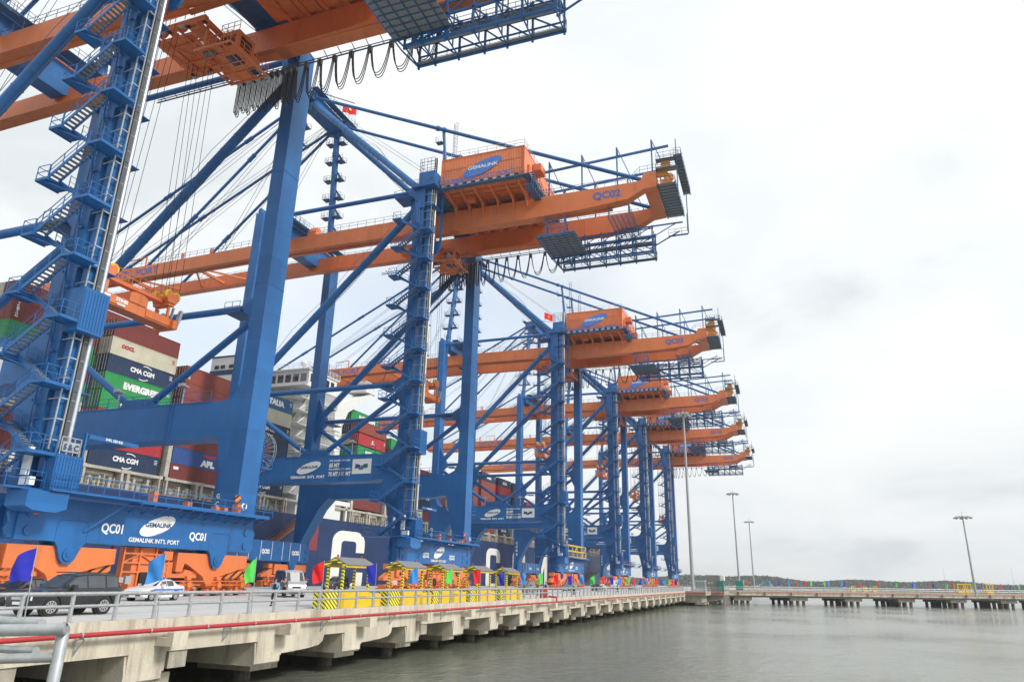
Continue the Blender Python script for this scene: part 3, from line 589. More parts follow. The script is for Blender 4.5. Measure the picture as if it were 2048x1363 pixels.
    sh.build('apex_sheave', M['orange'], o)
    # ---- machine house
    hx0, hx1, hy0, hy1, hz0, hz1 = -9.8, 9.2, 32.4, 46.5, 61.6, 66.2
    hs = MC(); hs.box(hx0 + .06, hx1 - .06, hy0 + .06, hy1 - .06, hz0, hz1)
    n = 52
    def corr(a, b, fix, ax, sgn):
        m = int((b - a) / .27); st = (b - a) / m
        for i in range(m):
            y0 = a + i * st; P = [(y0, 0), (y0 + st*.2, .06), (y0 + st*.6, .06), (y0 + st*.8, 0)]
            for (u0, w0), (u1, w1) in zip(P, P[1:] + [(y0 + st, 0)]):
                if ax == 'x': hs.add([(fix + sgn*w0, u0, hz0), (fix + sgn*w1, u1, hz0), (fix + sgn*w1, u1, hz1), (fix + sgn*w0, u0, hz1)], [(0, 1, 2, 3)])
                else: hs.add([(u0, fix + sgn*w0, hz0), (u1, fix + sgn*w1, hz0), (u1, fix + sgn*w1, hz1), (u0, fix + sgn*w0, hz1)], [(0, 1, 2, 3)])
    corr(hy0, hy1, hx0 + .05, 'x', -1); corr(hx0, hx1, hy0 + .05, 'y', -1)
    hs.box(hx0 - .06, hx1 + .06, hy0 - .06, hy1 + .06, hz1, hz1 + .12); hs.box(hx0 - .03, hx0 + .03, hy0, hy1, 64.2, 64.24)
    for (x, y) in ((hx0, hy0), (hx0, hy1), (hx1, hy0)): hs.box(x - .08, x + .08, y - .08, y + .08, hz0, hz1)
    house = hs.build('machine_house', M['orange'], cr, smooth=False)
    v = MC()
    for i in range(9): y = 33.3 + i * 1.45; v.box(hx0 - .1, hx0 + .02, y, y + .62, 60.72, 61.5)
    v.build('air_vent', M['dark'], house); v = MC()
    for i in range(9): y = 33.3 + i * 1.45; v.box(hx0 - .06, hx0 + .02, y + .66, y + 1.4, 60.7, 61.52)
    v.build('vent_post', M['trans'], house)
    sk = MC(); sk.box(hx0 + .05, hx1 - .05, hy0 + .05, hy1 - .05, 60.9, 61.58); sk.build('house_skirt', M['orange'], house)
    r = MC(); r.rail([(hx0, hy1, hz1 + .1), (hx0, hy0, hz1 + .1), (hx1, hy0, hz1 + .1)], step=1.6); r.build('roof_railing', M['galv'], house)
    logo(house, (hx0 - .09, 39.4, 63.75), MY, PZ, 3.45, 1.12, R_(19), M['logoblue'], M['logoline'], M['white'])
    tx = MC(); put_text(tx, "GEMALINK  INT'L  PORT", (hx0 - 1.06, 44.8, 60.95), MY, PZ, 11.0, .85, .03); tx.build('house_lettering', M['bluetext'], house, smooth=False)
    r = MC(); r.box(hx0 - 1.0, hx0 - .12, 32.2, 46.6, 60.45, 60.6); r.rail([(hx0 - 1.0, 46.6, 60.6), (hx0 - 1.0, 32.2, 60.6), (hx1, 31.2, 60.6)], step=1.5); r.box(hx0 - 1.0, hx1, 31.2, 32.3, 60.45, 60.6)
    for i in range(12): y = 32.3 + i * 1.28; r.bar((hx0 - 1.0, y, 60.4), (hx0 + .1, y, 60.4), .12)
    r.bar((hx0 - .98, 45.4, 60.6), (hx0 - .98, 45.4, 62.8), .1); r.build('house_walkway', M['rail'], house)
    u = MC(); u.box(hx0, hx1, hy0, hy1, 60.62, 60.86)
    for i, y in enumerate((33.4, 35.6, 38.2, 40.8, 43.2, 45.6)):
        u.prism([(hx0 + .1, 60.62), (hx0 + .1, 60.35), (-5.3, 59.4), (5.3, 59.4), (hx1 - .1, 60.35), (hx1 - .1, 60.62)], 'y', y - .18, y + .18)
        for s in (-1, 1): u.prism([(s * 5.9, 60.5), (s * 5.25, 59.0), (s * 5.25, 57.9), (s * 5.5, 58.4), (s * 6.6, 60.5)], 'y', y - .12, y + .12)
    for x in (-8.4, -7, 7, 8.4): u.bar((x, 32.6, 60.45), (x, 46.4, 60.45), .25)
    u.box(-3.6, 3.6, 32.6, 47.4, 59.7, 59.9); u.box(-7.4, -6.4, 41.6, 43.0, 59.6, 60.6); u.box(6.4, 7.4, 36, 38, 59.6, 60.6)
    for y in (34, 36.5, 39, 41.5, 44): u.bar((-3.6, y, 59.6), (3.6, y, 59.6), .22)
    u.build('house_underframe', M['orange'], house)
    x = MC(); x.box(-6.0, -3.6, 30.9, 32.35, 63.9, 65.1); x.box(-8.4, -7.6, 32.0, 32.36, 61.6, 63.6); x.box(2, 4, 30.9, 32.35, 62.2, 63.6); x.build('hoist_box', M['orange'], house)
    x = MC()
    for k in range(3):
        xa = -9.4 + k * 3.4; z0 = 60.0 - k * .1
        for e in (31.1, 32.0): x.bar((xa, e, z0 + 1.6 - k*.1), (xa + 3, e, z0), .07, .25)
        for i in range(9): x.box(xa + i*.33, xa + i*.33 + .25, 31.15, 31.95, z0 + 1.45 - i * .17, z0 + 1.49 - i * .17)
        x.rail([(xa, 31.1, z0 + 1.6), (xa + 3, 31.1, z0)], step=1)
    x.box(-10.2, -4.5, 31.0, 32.2, 58.9, 59.0); x.rail([(-10.2, 31.0, 59), (-4.5, 31.0, 59)], step=1); x.build('house_stairs', M['rail'], house)
    # ---- backreach: monorail, end platforms, hanging maintenance cage
    m = MC()
    for x in (-3.2, 3.2): m.bar((x, 31.5, 65.0), (x, 11.2, 65.9), .25, .35)
    for y in (13.6, 19.0, 24.6, 30.0):
        z = 59.4; t = 65.0 + (31.5 - y) * .045
        for s in (-1, 1): m.bar((s * 4.4, y, z), (s * 4.4, y, t + .9), .2); m.bar((s * 4.4, y, t + .9), (s * 3.2, y, t), .14); m.bar((s * 4.4, y, t + .9), (s * 4.4, y - 2.6, z), .12)
    m.build('monorail_frame', M['blue'], cr)
    p = MC(); pf = MC()
    for (xa, xb, ya, yb, z) in ((-5.0, 6.0, 10.3, 12.9, 58.4), (-5.4, -4.0, 9.8, 12.9, 60.9), (-5.2, -4.0, 9.6, 12.9, 62.6), (-7.5, 4.6, 9.0, 10.0, 61.4)):
        pf.box(xa, xb, ya, yb, z + .02, z + .06)
        for i in range(int((xb - xa) / .9)): p.bar((xa + i * .9, ya, z - .05), (xa + i * .9, yb, z - .05), .09)
        for yy in (ya, yb): p.bar((xa, yy, z - .05), (xb, yy, z - .05), .14, .22)
        p.rail([(xa, yb, z), (xa, ya, z), (xb, ya, z), (xb, yb, z)], step=1.2, w=.05)
    for x in (-6, 6): p.bar((x, 9.8, 55.2), (x, 9.8, 63.2), .14)
    p.bar((-6, 9.8, 65.0), (-6, 9.8, 63), .12); cage_ladder(p, 5.6, 9.9, 55.4, 58.5, 0, -1, cage=False); o = p.build('end_platform', M['rail'], cr); pf.build('grating', M['grate'], o)
    w = MC()
    for x in (-4.4, -.6, 3.2): w.disc((x, 11.6, 61.9), 'x', .72, .5, 22); w.box(x - .18, x + .18, 11.4, 13.0, 60.0, 61.7)
    w.build('rope_sheave', mat('sheave_orange', (.75, .30, .03), .5), cr)
    c = MC()
    def chord(x, z, y0, y1, w_=.2): c.bar((x, y0, z), (x, y1, z), w_, w_ * 1.3)
    for x in (3.3, 6.4): chord(x, 51.6, 15.0, 30.8, .22); chord(x, 54.2, 15, 31.5, .2); chord(x, 55.6, 15, 28, .13)
    chord(6.4, 52.7, 15, 30.8, .12); chord(-5.0, 52.6, 25.6, 32.0); chord(3.3, 52.6, 25.6, 32.0); chord(0, 54.2, 10, 20, .16)
    c.box(3.3, 6.4, 15.0, 30.8, 51.55, 51.6) if False else None
    for y in (15.2, 18.4, 21.0, 23.4, 26.2, 28.8, 30.7):
        for x in (3.3, 6.4): c.bar((x, y, 51.2), (x, y, 56.1), .2)
        c.bar((3.3, y, 51.6), (6.4, y, 54.1), .08); c.bar((4.85, y, 51.6), (4.85, y, 55.8), .12)
        c.bar((3.3, y, 51.55), (6.4, y, 51.55), .12); c.bar((3.3, y, 54.1), (6.4, y, 54.1), .12)
    for (a, b) in ((15.2, 18.4), (18.4, 21.0), (21.0, 23.4), (23.4, 26.2), (26.2, 28.8), (28.8, 30.7)):
        for x in (3.3, 6.4): c.bar((x, a, 51.7), (x, b, 54.1), .13); c.bar((x, b, 54.2), (x, a, 56.0), .11)
        c.bar((6.4, b, 54.2), (6.4, (a+b)/2, 55.7), .1)
    c.bar((6.4, 30.8, 51.6), (6.4, 32.9, 54.2), .16); c.bar((3.3, 30.8, 51.6), (3.3, 32.9, 54.2), .16); c.bar((6.4, 16.0, 53.6), (6.4, 11.2, 56.0), .16); c.bar((3.3, 16.0, 53.6), (3.3, 11.2, 56.0), .12); c.bar((6.4, 9.9, 55.3), (6.4, 13.0, 55.3), .2)
    for x in (-4.9, 5.0):
        for y in (27.2, 30.4): c.bar((x, y, 52.6), (x, y, 56.8), .16)
    for y in (27.2, 30.4): c.bar((-4.9, y, 52.7), (-2.8, y, 55.7), .09); c.bar((-2.8, y, 52.7), (-4.9, y, 55.7), .09)
    for z in (53.8, 54.8): c.bar((-4.9, 27.2, z), (-4.9, 30.4, z), .07)
    for i in range(6): c.bar((-4.9, 27.4 + i*.5, 52.7), (-4.9, 27.4 + i*.5, 55.8), .045)
    c.bar((-4.9, 27.2, 52.8), (-4.9, 30.4, 55.8), .08); c.bar((3.3, 25.6, 52.6), (3.3, 30.8, 51.6), .14); c.bar((-5, 32, 52.6), (6.4, 32.9, 54.2), .12)
    cage = c.build('maintenance_cage', M['blue'], cr)
    g = MC(); g.box(-4.9, 3.2, 25.7, 31.9, 52.68, 52.73); g.box(3.4, 3.9, 15.0, 30.8, 51.66, 51.7); g.box(5.9, 6.3, 15.0, 30.8, 51.66, 51.7); g.box(5.4, 6.3, 15.2, 27, 54.3, 54.34); g.build('cage_floor', M['grate'], cage)
    g = MC()
    for i in range(11): g.bar((-4.9 + i * .81, 25.6, 52.6), (-4.9 + i * .81, 32.0, 52.6), .09)
    for i in range(5): g.bar((-4.9, 26.4 + i * 1.2, 52.55), (3.2, 26.4 + i * 1.2, 52.55), .09)
    for i in range(13): g.bar((-4.4 + i * .62, 17.2, 54.55), (-4.4 + i * .62, 20.6, 54.55), .08)
    for i in range(6): g.bar((-4.6, 17.2 + i * .68, 54.5), (3.2, 17.2 + i * .68, 54.5), .1)
    for y in (17.3, 20.5):
        for x in (-4.5, 3.1, 5.0): g.bar((x, y, 54.5), (x, y, 56.3), .1)
    for z, xx in ((51.7, 6.4), (51.7, 3.3), (54.3, 6.4), (54.3, 5.2)): g.rail([(xx, 15.1, z), (xx, 30.7, z)], step=1.5, w=.045)
    g.rail([(6.4, 9.9, 55.4), (6.4, 13, 55.4)], step=1); g.rail([(3.3, 15, 51.7), (6.4, 15, 51.7)], step=1); g.rail([(-4.6, 17.2, 54.6), (3.2, 17.2, 54.6)], step=1); g.build('cage_railing', M['rail'], cage)
    # ---- festoon
    f = MC(); f.bar((6.1, 24, 55.4), (6.1, 66, 55.4), .14, .1); f.bar((6.1, 24, 55.75), (6.1, 66, 55.75), .08)
    for i in range(24): f.bar((6.1, 24.4 + i*1.75, 55.4), (5.2, 24.4 + i*1.75, 55.8), .07)
    rail = f.build('festoon_rail', M['rail'], cr)
    ys = [28.4, 31.3, 34.0, 36.6, 38.9, 41.0, 42.9, 44.6, 46.1] + [46.9 + .78 * i for i in range(10)]
    f = MC(); ft = MC()
    for a, b in zip(ys, ys[1:]):
        w_ = b - a; dp = max(3.0, 5.2 - w_ * .62) if w_ > .8 else 4.4 + random.uniform(-.5, .4)
        for e in (-.15, 0, .15):
            P = [(6.1 + e, a + .16, 55.1)]
            for i in range(1, 12):
                t = i / 12; P.append((6.1 + e * (1 + .5*sin(pi*t)), a + .16 + (w_ - .32) * (.5 - .5*cos(pi*t) if w_ < .8 else t), 55.1 - (dp + e) * (1 - abs(2*t - 1) ** (2.6 if w_ > .8 else 5))))
            P.append((6.1 + e, b - .16, 55.1)); f.path(P, .05, 5)
        ft.box(5.9, 6.3, a - .22, a + .22, 54.95, 55.45); ft.disc((6.1, a, 54.95), 'x', .24, .3, 12)
    f.build('festoon_cable', M['cable'], rail); ft.build('festoon_trolley', mat('festoon_grey', (.12, .125, .13), .6), rail)
    # ---- trolley with operator's cabin
    t = MC()
    for x in (-3.0, 3.0): t.bar((x, 50.2, 55.3), (x, 57.8, 55.3), .5, .7)
    for y in (50.4, 52.5, 55, 57.6): t.bar((-3.2, y, 55.2), (3.2, y, 55.2), .45, .5)
    t.box(-2.9, 2.9, 50.6, 52.3, 54.7, 54.8); t.box(-2.0, 2.4, 53, 57, 54.9, 55.0)
    for x in (-2.2, -.8, .8, 2.2): t.disc((x, 54.0, 55.9), 'x', .5, .25, 16); t.disc((x, 56.6, 55.9), 'x', .5, .25, 16)
    for y in (51.2, 53.6, 56.2): t.bar((-3.4, y, 54.75), (3.4, y, 54.75), .16, .22)
    for x in (-2.4, -1.2, 1.2, 2.4): t.bar((x, 50.4, 54.7), (x, 57.6, 54.7), .12, .2)
    t.rail([(-3.4, 50.2, 55.6), (-3.4, 57.8, 55.6)], step=1.2); t.rail([(3.4, 50.2, 55.6), (3.4, 57.8, 55.6)], step=1.2)
    t.bar((-2.2, 53, 54.6), (2.2, 57, 54.6), .1); t.bar((2.2, 53, 54.6), (-2.2, 57, 54.6), .1)
    tro = t.build('trolley', M['orange'], cr)
    t = MC(); t.box(-1.0, 1.4, 47.7, 50.1, 52.5, 55.0); t.box(-1.1, 1.6, 47.4, 50.4, 52.25, 52.42); t.box(-2.4, -1.1, 49.0, 51.9, 52.3, 52.42)
    for y in (47.25, 48.4, 50.3, 51.85): t.bar((-2.4, y, 52.25), (3.2, y, 52.25), .14, .2)
    for x in (-2.35, -1.1, .3, 1.7, 3.15): t.bar((x, 47.2, 52.25), (x, 51.9, 52.25), .14, .2)
    t.box(1.7, 3.15, 48.4, 50.3, 52.36, 52.42); t.box(1.4, 3.0, 48.2, 51.6, 52.42, 54.2); t.bar((-2.3, 50.6, 52.3), (-2.3, 50.6, 55.2), .25); t.bar((3.1, 51.8, 52.3), (3.1, 51.8, 55.2), .25); t.bar((3.1, 47.3, 52.3), (3.1, 50.4, 55.2), .2)
    cabo = t.build('operator_cabin', M['orange'], tro)
    g = MC(); g.box(-1.04, -.99, 48.1, 49.0, 53.2, 54.4); g.box(-1.04, -.99, 49.2, 49.8, 53.2, 54.4); g.box(-.6, 1.0, 47.66, 47.71, 53.2, 54.5); g.box(-.6, .8, 48.0, 49.4, 52.16, 52.21); g.box(-1.9, -1.2, 49.8, 51.2, 52.16, 52.21); g.box(1.6, 2.6, 47.6, 48.6, 52.16, 52.21); g.build('window', M['glass'], cabo)
    g = MC(); g.rail([(-2.4, 51.9, 52.42), (-2.4, 47.2, 52.42), (3.2, 47.2, 52.42), (3.2, 51.9, 52.42)], step=.9, w=.05); g.rail([(-1, 47.7, 55.0), (-1, 50.1, 55.0), (1.4, 50.1, 55.0), (1.4, 47.7, 55.0)], step=.8); g.build('railing', M['orange'], cabo)
    g = MC()
    for y in (47.4, 48.6, 49.8, 51.0): g.box(3.25, 3.6, y - .3, y + .3, 52.2, 52.35); 
    for y in (53, 55.5, 57.5): g.box(-3.5, -3.2, y - .3, y + .3, 54.7, 54.85); g.box(3.2, 3.5, y - .3, y + .3, 54.7, 54.85)
    g.build('floodlight', M['galv'], tro)
    # ---- signs on the near portal beam
    xs = -11.72
    logo(cr, (xs, 64.4, 16.85), MY, PZ, 2.1, .72, R_(16), M['white'], M['galv'], M['ink'], 'portal_logo')
    tx = MC(); put_text(tx, "GEMALINK  INT'L  PORT", (xs - .03, 67.4, 15.3), MY, PZ, 5.9, .42, .04)
    put_text(tx, 'SWL UNDER SPREADER', (xs - .03, 60.9, 17.62), MY, PZ, 3.5, .26, .04); put_text(tx, '65 MT', (xs - .03, 60.9, 16.78), MY, PZ, 1.75, .62, .05)
    put_text(tx, 'SWL UNDER CARGO BEAM', (xs - .03, 60.9, 16.38), MY, PZ, 3.6, .26, .04); put_text(tx, '75 MT / 85 MT', (xs - .03, 60.9, 15.5), MY, PZ, 3.75, .64, .05); tx.build('portal_lettering', M['white'], cr, smooth=False)
    b = MC(); b.box(xs - .02, xs + .04, 53.9, 57.0, 15.75, 17.85); o = b.build('makers_sign', M['white'], cr)
    b = MC(); b.prism([(56.4, 16.5), (56.5, 17.2), (55.8, 17.05), (55.6, 16.75)], 'x', xs - .05, xs - .02); b.build('sign_mark', M['ink'], o); b = MC(); b.prism([(55.1, 16.6), (54.5, 16.6), (54.45, 17.15), (55.2, 17.1)], 'x', xs - .05, xs - .02); b.build('sign_mark', mat('sign_green', (.02, .22, .08)), o)
    b = MC(); b.prism([(55.9, 16.3), (55.2, 16.3), (55.1, 16.6), (55.9, 16.6)], 'x', xs - .05, xs - .02); b.build('sign_mark', M['logoblue'], o); t = MC(); put_text(t, 'DOOSAN', (xs - .07, 56.55, 16.52), MY, PZ, 2.05, .42, .06, .25); t.build('lettering', M['ink'], o, smooth=False)
    # sill sign
    logo(cr, (.15, OY - .02, 5.52), PX, PZ, 1.85, .66, R_(20), M['white'], M['galv'], M['ink'], 'sill_logo')
    tx = MC(); put_text(tx, "GEMALINK INT'L PORT", (-2.5, OY - .03, 4.15), PX, PZ, 5.2, .36, .02); tx.build('sill_lettering', M['white'], cr, smooth=False)
    return cr

def crane_numbers(cr, n):
    s = 'QC%02d' % n
    t = MC(); put_text(t, s, (-5.15, OY - .03, 4.55), PX, PZ, 1.95, .84, .03); t.build('sill_number', M['white'], cr, smooth=False); t = MC(); put_text(t, s, (3.75, OY - .03, 4.5), PX, PZ, 1.95, .8, .03); t.build('sill_number', M['white'], cr, smooth=False)
    t = MC(); put_text(t, s, (-G1 - .03, 22.7, 57.1), MY, PZ, 4.3, 1.5, .035); t.build('girder_number', M['bluetext'], cr, smooth=False)
    t = MC(); put_text(t, s, (6.9, 79.55, 5.0), PX, PZ, 2.0, .85, .07); t.build('sill_number', M['white'], cr, smooth=False); t = MC(); put_text(t, s, (-1.0, 79.55, 5.0), PX, PZ, 2.0, .85, .07); t.build('sill_number', M['white'], cr, smooth=False)
    t = MC()
    for i, ch in enumerate(s): put_text(t, ch, (-11.72, 80.6, 12.6 - i * 1.15), MY, PZ, .65, .85, .06)
    t.build('leg_number', M['white'], cr, smooth=False)

CX = [46.5, 99.8, 173.0, 234.5, 288.5, 352]
LAB = ['blue and orange gantry crane numbered QC01, nearest, cut by the top and left edges',
       'blue and orange gantry crane numbered QC02, the first whose machine house is whole in view',
       'blue and orange gantry crane numbered QC03, third in the row, waving a red flag behind',
       'blue and orange gantry crane numbered QC04, fourth in the row, behind the third',
       'blue and orange gantry crane numbered QC05, fifth in the row, second from the far end',
       'blue and orange gantry crane numbered QC06, farthest of the row beside the tall light mast']
base = build_crane(); SPLIT_ALL()
scan()
cranes = []
for i, cx in enumerate(CX):
    c = base if i == 0 else copy_tree(base)
    c.location = (cx, OY, 0); cranes.append(c); tag(c, LAB[i], 'gantry crane', 'gantry cranes lined up along the quay')
for i, c in enumerate(cranes): crane_numbers(c, i + 1)

# ------------------------------------------------------------------ spreaders hanging from the trolleys
def build_spreader(top):
    """headblock and spreader, long side along the wharf; origin at its centre, ropes up to the trolley"""
    sp = empty('container_spreader')
    b = MB(); b.box(-4.2, 4.2, -.75, .75, .0, .95); b.box(-4.5, -3.9, -1.25, 1.25, -.1, .75); b.box(3.9, 4.5, -1.25, 1.25, -.1, .75)
    b.prism([(-1.0, .95), (-1.0, 1.8), (-.4, 2.0), (.4, 2.0), (1.0, 1.8), (1.0, .95)], 'y', -.85, .85)
    b.box(-4.2, -1.2, -.85, -.75, .15, .9); b.box(1.0, 4.1, -.85, -.75, .15, .85)
    o = b.build('spreader_frame', M['orange'], sp)
    d = MB(); 
    for x in (.1, .55): d.box(x - .12, x + .12, -.88, -.84, .1, 1.6)
    for x in (-3.6, -3.1, 2.2, 3.0): d.disc((x, -.87, .35), 'y', .09, .06, 10)
    d.build('bolt_plate', M['dark'], o) if False else None
    h = MB(); h.box(-3.7, 3.7, -.35, .35, 2.35, 2.7)
    for s in (-1, 1):
        h.prism([(s*3.3, .9), (s*2.9, 2.4), (s*2.7, 3.1), (s*3.1, 3.7), (s*4.2, 3.7), (s*4.5, 3.1), (s*4.1, 2.4), (s*3.8, .9)], 'y', -.12, .12) if False else None
        for e in (-.75, .75):
            h.prism([(s*3.2, 2.3), (s*2.85, 2.9), (s*3.1, 3.55), (s*3.6, 3.3), (s*4.1, 3.55), (s*4.4, 2.9), (s*4.0, 2.3)], 'y', e - .25, e + .25)
            h.bar((s*3.5, e, .7), (s*3.5, e, 2.4), .22)
        h.box(*sorted((s*3.2, s*3.9)), -1.0, 1.0, 2.1, 2.4)
    h.rail([(-2.4, -.5, 2.7), (2.4, -.5, 2.7)], h=1.0, step=1.1, w=.05); h.rail([(-2.4, .5, 2.7), (2.4, .5, 2.7)], h=1.0, step=1.1, w=.05)
    hb = h.build('headblock', M['orange'], sp)
    for s in (-1, 1):
        for e in (-.75, .75):
            for q in (3.15, 4.1): w = MB(); w.disc((s*q, e, 3.2), 'y', .48, .3, 18); w.build('sheave', M['yellow'], hb)
            f = MB(); f.prism([(s*4.45, .1), (s*4.7, .9), (s*4.85, 1.9), (s*4.6, 1.95), (s*4.4, .9)], 'y', e*1.5 - .18, e*1.5 + .18); f.bar((s*3.8, e*1.25, .9), (s*3.9, e*1.3, 2.0), .3, .1); f.build('flipper_arm', M['galv'], o)
    t = MB(); put_text(t, 'STINIS', (-2.4, -.87, .45), PX, PZ, 1.3, .35, .06); put_text(t, '5003', (-2.2, -.87, .12), PX, PZ, .9, .24, .06); t.box(-3.6, -3.0, -.87, -.855, .3, .8); t.build('lettering', M['white'], o, smooth=False)
    r = MB()
    for s in (-1, 1):
        for e in (-.75, .75):
            for q in (2.75, 3.6, 4.5): r.bar((s*q, e, 3.3), (s*q*.7, e*1.6, top), .035)
    r.build('hoist_rope', M['cable'], sp)
    return sp
SPOS = [(54.9, 24.4), (52.8, 29.6), (55, 31.2), (54.5, 34.6), (54, 33.4), (53, 28.6)]
SL = ['orange spreader hanging lowest and nearest, in front of the stacked containers', 'orange spreader half hidden behind the stair leg of QC02', 'orange spreader hanging beside the stair leg of QC03',
      'orange spreader hanging from QC04, higher than the next two', 'orange spreader hanging from QC05, between its stair leg and far leg', 'orange spreader of the farthest crane, low beside its leg']
for i, (y, z) in enumerate(SPOS):
    s = build_spreader(55.2 - z); s.location = (CX[i] - (1.0 if i == 0 else .3), y, z); tag(s, SL[i], 'spreader', 'spreaders hanging from the gantry cranes')

# ------------------------------------------------------------------ water
w = MB(); w.add([(-2500, -4500, -3.3), (6500, -4500, -3.3), (6500, 5500, -3.3), (-2500, 5500, -3.3)], [(0, 1, 2, 3)])
wm = bpy.data.materials.new('river_water'); wm.use_nodes = True; t = wm.node_tree; b = t.nodes['Principled BSDF']
b.inputs['Base Color'].default_value = (.17, .185, .145, 1); b.inputs['Roughness'].default_value = .12; b.inputs['IOR'].default_value = 1.33; b.inputs['Specular IOR Level'].default_value = .75
tc = N(t, 'ShaderNodeTexCoord'); last = None
def wave(scale, sx, sy, rot, strength, dist, prev, detail=4):
    mp = N(t, 'ShaderNodeMapping'); mp.inputs['Scale'].default_value = (sx, sy, 1); mp.inputs['Rotation'].default_value = (0, 0, R_(rot)); t.links.new(tc.outputs['Object'], mp.inputs[0])
    n = N(t, 'ShaderNodeTexNoise'); n.inputs['Scale'].default_value = scale; n.inputs['Detail'].default_value = detail; n.inputs['Roughness'].default_value = .55; n.inputs['Distortion'].default_value = .6; t.links.new(mp.outputs[0], n.inputs['Vector'])
    bp = N(t, 'ShaderNodeBump'); bp.inputs['Strength'].default_value = strength; bp.inputs['Distance'].default_value = dist; t.links.new(n.outputs[0], bp.inputs['Height'])
    if prev: t.links.new(prev.outputs[0], bp.inputs['Normal'])
    return bp
p = wave(.16, 1, 2.0, 25, .35, .5, None); p = wave(.8, 1, 2.0, 40, .55, .15, p, 6); p = wave(2.4, 1, 1.5, 15, .7, .065, p, 6)
t.links.new(p.outputs[0], b.inputs['Normal'])
n = N(t, 'ShaderNodeTexNoise'); n.inputs['Scale'].default_value = .05; n.inputs['Detail'].default_value = 5; t.links.new(tc.outputs['Object'], n.inputs['Vector'])
rp = N(t, 'ShaderNodeMapRange'); rp.inputs[1].default_value = .35; rp.inputs[2].default_value = .65; rp.inputs[3].default_value = .04; rp.inputs[4].default_value = .16; t.links.new(n.outputs[0], rp.inputs[0]); t.links.new(rp.outputs[0], b.inputs['Roughness'])
tag(w.build('river', wm), kind='structure')

# ------------------------------------------------------------------ wharf
EY = 24.3; WX0, WX1 = 4.0, 193.0
w = MB(); w.box(-60, WX1, EY + .12, 84.2, -1.0, 0); w.box(WX1, 460, 25.0, 84.2, -1.0, 0); wharf = tag(w.build('wharf_deck', M['deck'], smooth=False), kind='structure')
k = MB(); k.box(-60, WX1, EY, EY + .42, -.3, .17); k.build('kerb', M['concrete'], wharf)
# fascia with arched bottom between the piers
PX0, PS = 24.0, 7.6
def fascia(x0, y, z_top=-.3):
    P = [(x0 + .0, z_top), (x0 + PS, z_top), (x0 + PS, -1.55)]
    P += [(x0 + PS - .05, -1.75), (x0 + PS - .5, -1.72), (x0 + PS * .5, -1.45), (x0 + .9, -1.15), (x0 + .9, -2.15), (x0 - .9, -2.1), (x0 - .9, -1.7), (x0, -1.7)]
    return P
f = MB(); 
for i in range(-8, 23):
    x = PX0 + i * PS + .1
    f.prism([(x - .95, -.3), (x + PS - .95, -.3), (x + PS - .95, -1.12), (x + 4.6, -1.12), (x + 4.5, -1.42), (x + 4.15, -1.60), (x + 3.2, -1.70), (x + .95, -1.78), (x + .95, -1.85), (x - .95, -1.85)] if i in (1, 2) else [(x - .95, -.3), (x + PS - .95, -.3), (x + PS - .95, -1.12), (x + .95, -1.12), (x + .95, -1.85), (x - .95, -1.85)], 'y', EY + .001, EY + .7)
f.build('fascia_beam', M['concrete'], wharf, smooth=False)
for i in range(-3, 23):
    x = PX0 + i * PS
    c = MB(); c.prism([(EY - .0, -1.85), (EY - .0, -2.12), (EY + .12, -2.22), (34, -2.22), (34, -1.0), (EY + .12, -1.0)], 'x', x - .95, x + .95); c.build('cap_beam', M['concrete'], wharf)
    c = MB(); c.prism([(26.2, -2.221), (26.2, -2.75), (29.6, -2.75), (29.6, -2.221)], 'x', x + 1.2, x + 3.4); c.build('pile_cap', M['concrete'], wharf)
    for y in (27.6, 33.5):
        c = MB(); c.tube((x + (2.3 if y < 30 else 0), y, -5.5), (x + (2.3 if y < 30 else 0), y, -2.2), .48, 20); c.build('pile', M['pile'], wharf)
    c = MB(); c.box(x + 1.3, x + 2.3, EY + .08, 60, -1.8, -1.001) ; c.build('deck_beam', M['soffit'], wharf)
c = MB(); c.box(-60, 193, 46, 46.5, -6, -1.001); c.build('quay_wall', M['soffit'], wharf)
for i in range(-2, 22):      # concrete pipe brackets on the face
    x = PX0 + .55 + i * PS
    c = MB(); c.prism([(EY, -.55), (EY - .62, -.55), (EY - .62, -.33), (EY - .92, -.33), (EY - .92, -.86), (EY, -.86)], 'x', x - .2, x + .6); c.build('pipe_corbel', M['concrete'], wharf)
    c = MB(); c.bar((x + 3.7, EY, -.42), (x + 3.7, EY - .45, -.35), .05); c.bar((x + 3.7, EY, -.95), (x + 3.7, EY - .42, -.38), .04); c.bar((x + 3.7, EY - .01, -.95), (x + 3.7, EY - .01, -.3), .06); c.build('pipe_bracket', M['galv'], wharf)
p = MB(); p.tube((4, EY - .42, -.24), (WX1, EY - .42, -.24), .085, 14)
o = p.build('fire_pipe', M['red']); tag(o, 'long red fire main running along the concrete face of the wharf', 'pipe')
c = MB()
for i in range(60): x = 5 + i * 3.1; c.tube((x - .03, EY - .42, -.24), (x + .03, EY - .42, -.24), .105, 12)
c.build('pipe_clamp', M['galv'], o)
c = MB(); c.tube((79.5, EY - .42, -.2), (79.5, EY - .42, .25), .09, 10); c.tube((79.5, EY - .42, .25), (79.5, EY + .7, .3), .09, 10); c.build('riser', M['red'], o)
h = MB(); h.box(78.2, 79.8, EY + .65, EY + 1.1, .01, 1.05); h.tube((79.0, EY + .9, 1.05), (79.0, EY + .9, 1.35), .1, 10); tag(h.build('hydrant_cabinet', M['red']), 'red fire hydrant cabinet standing on the wharf edge past the striped shelters', 'hydrant')
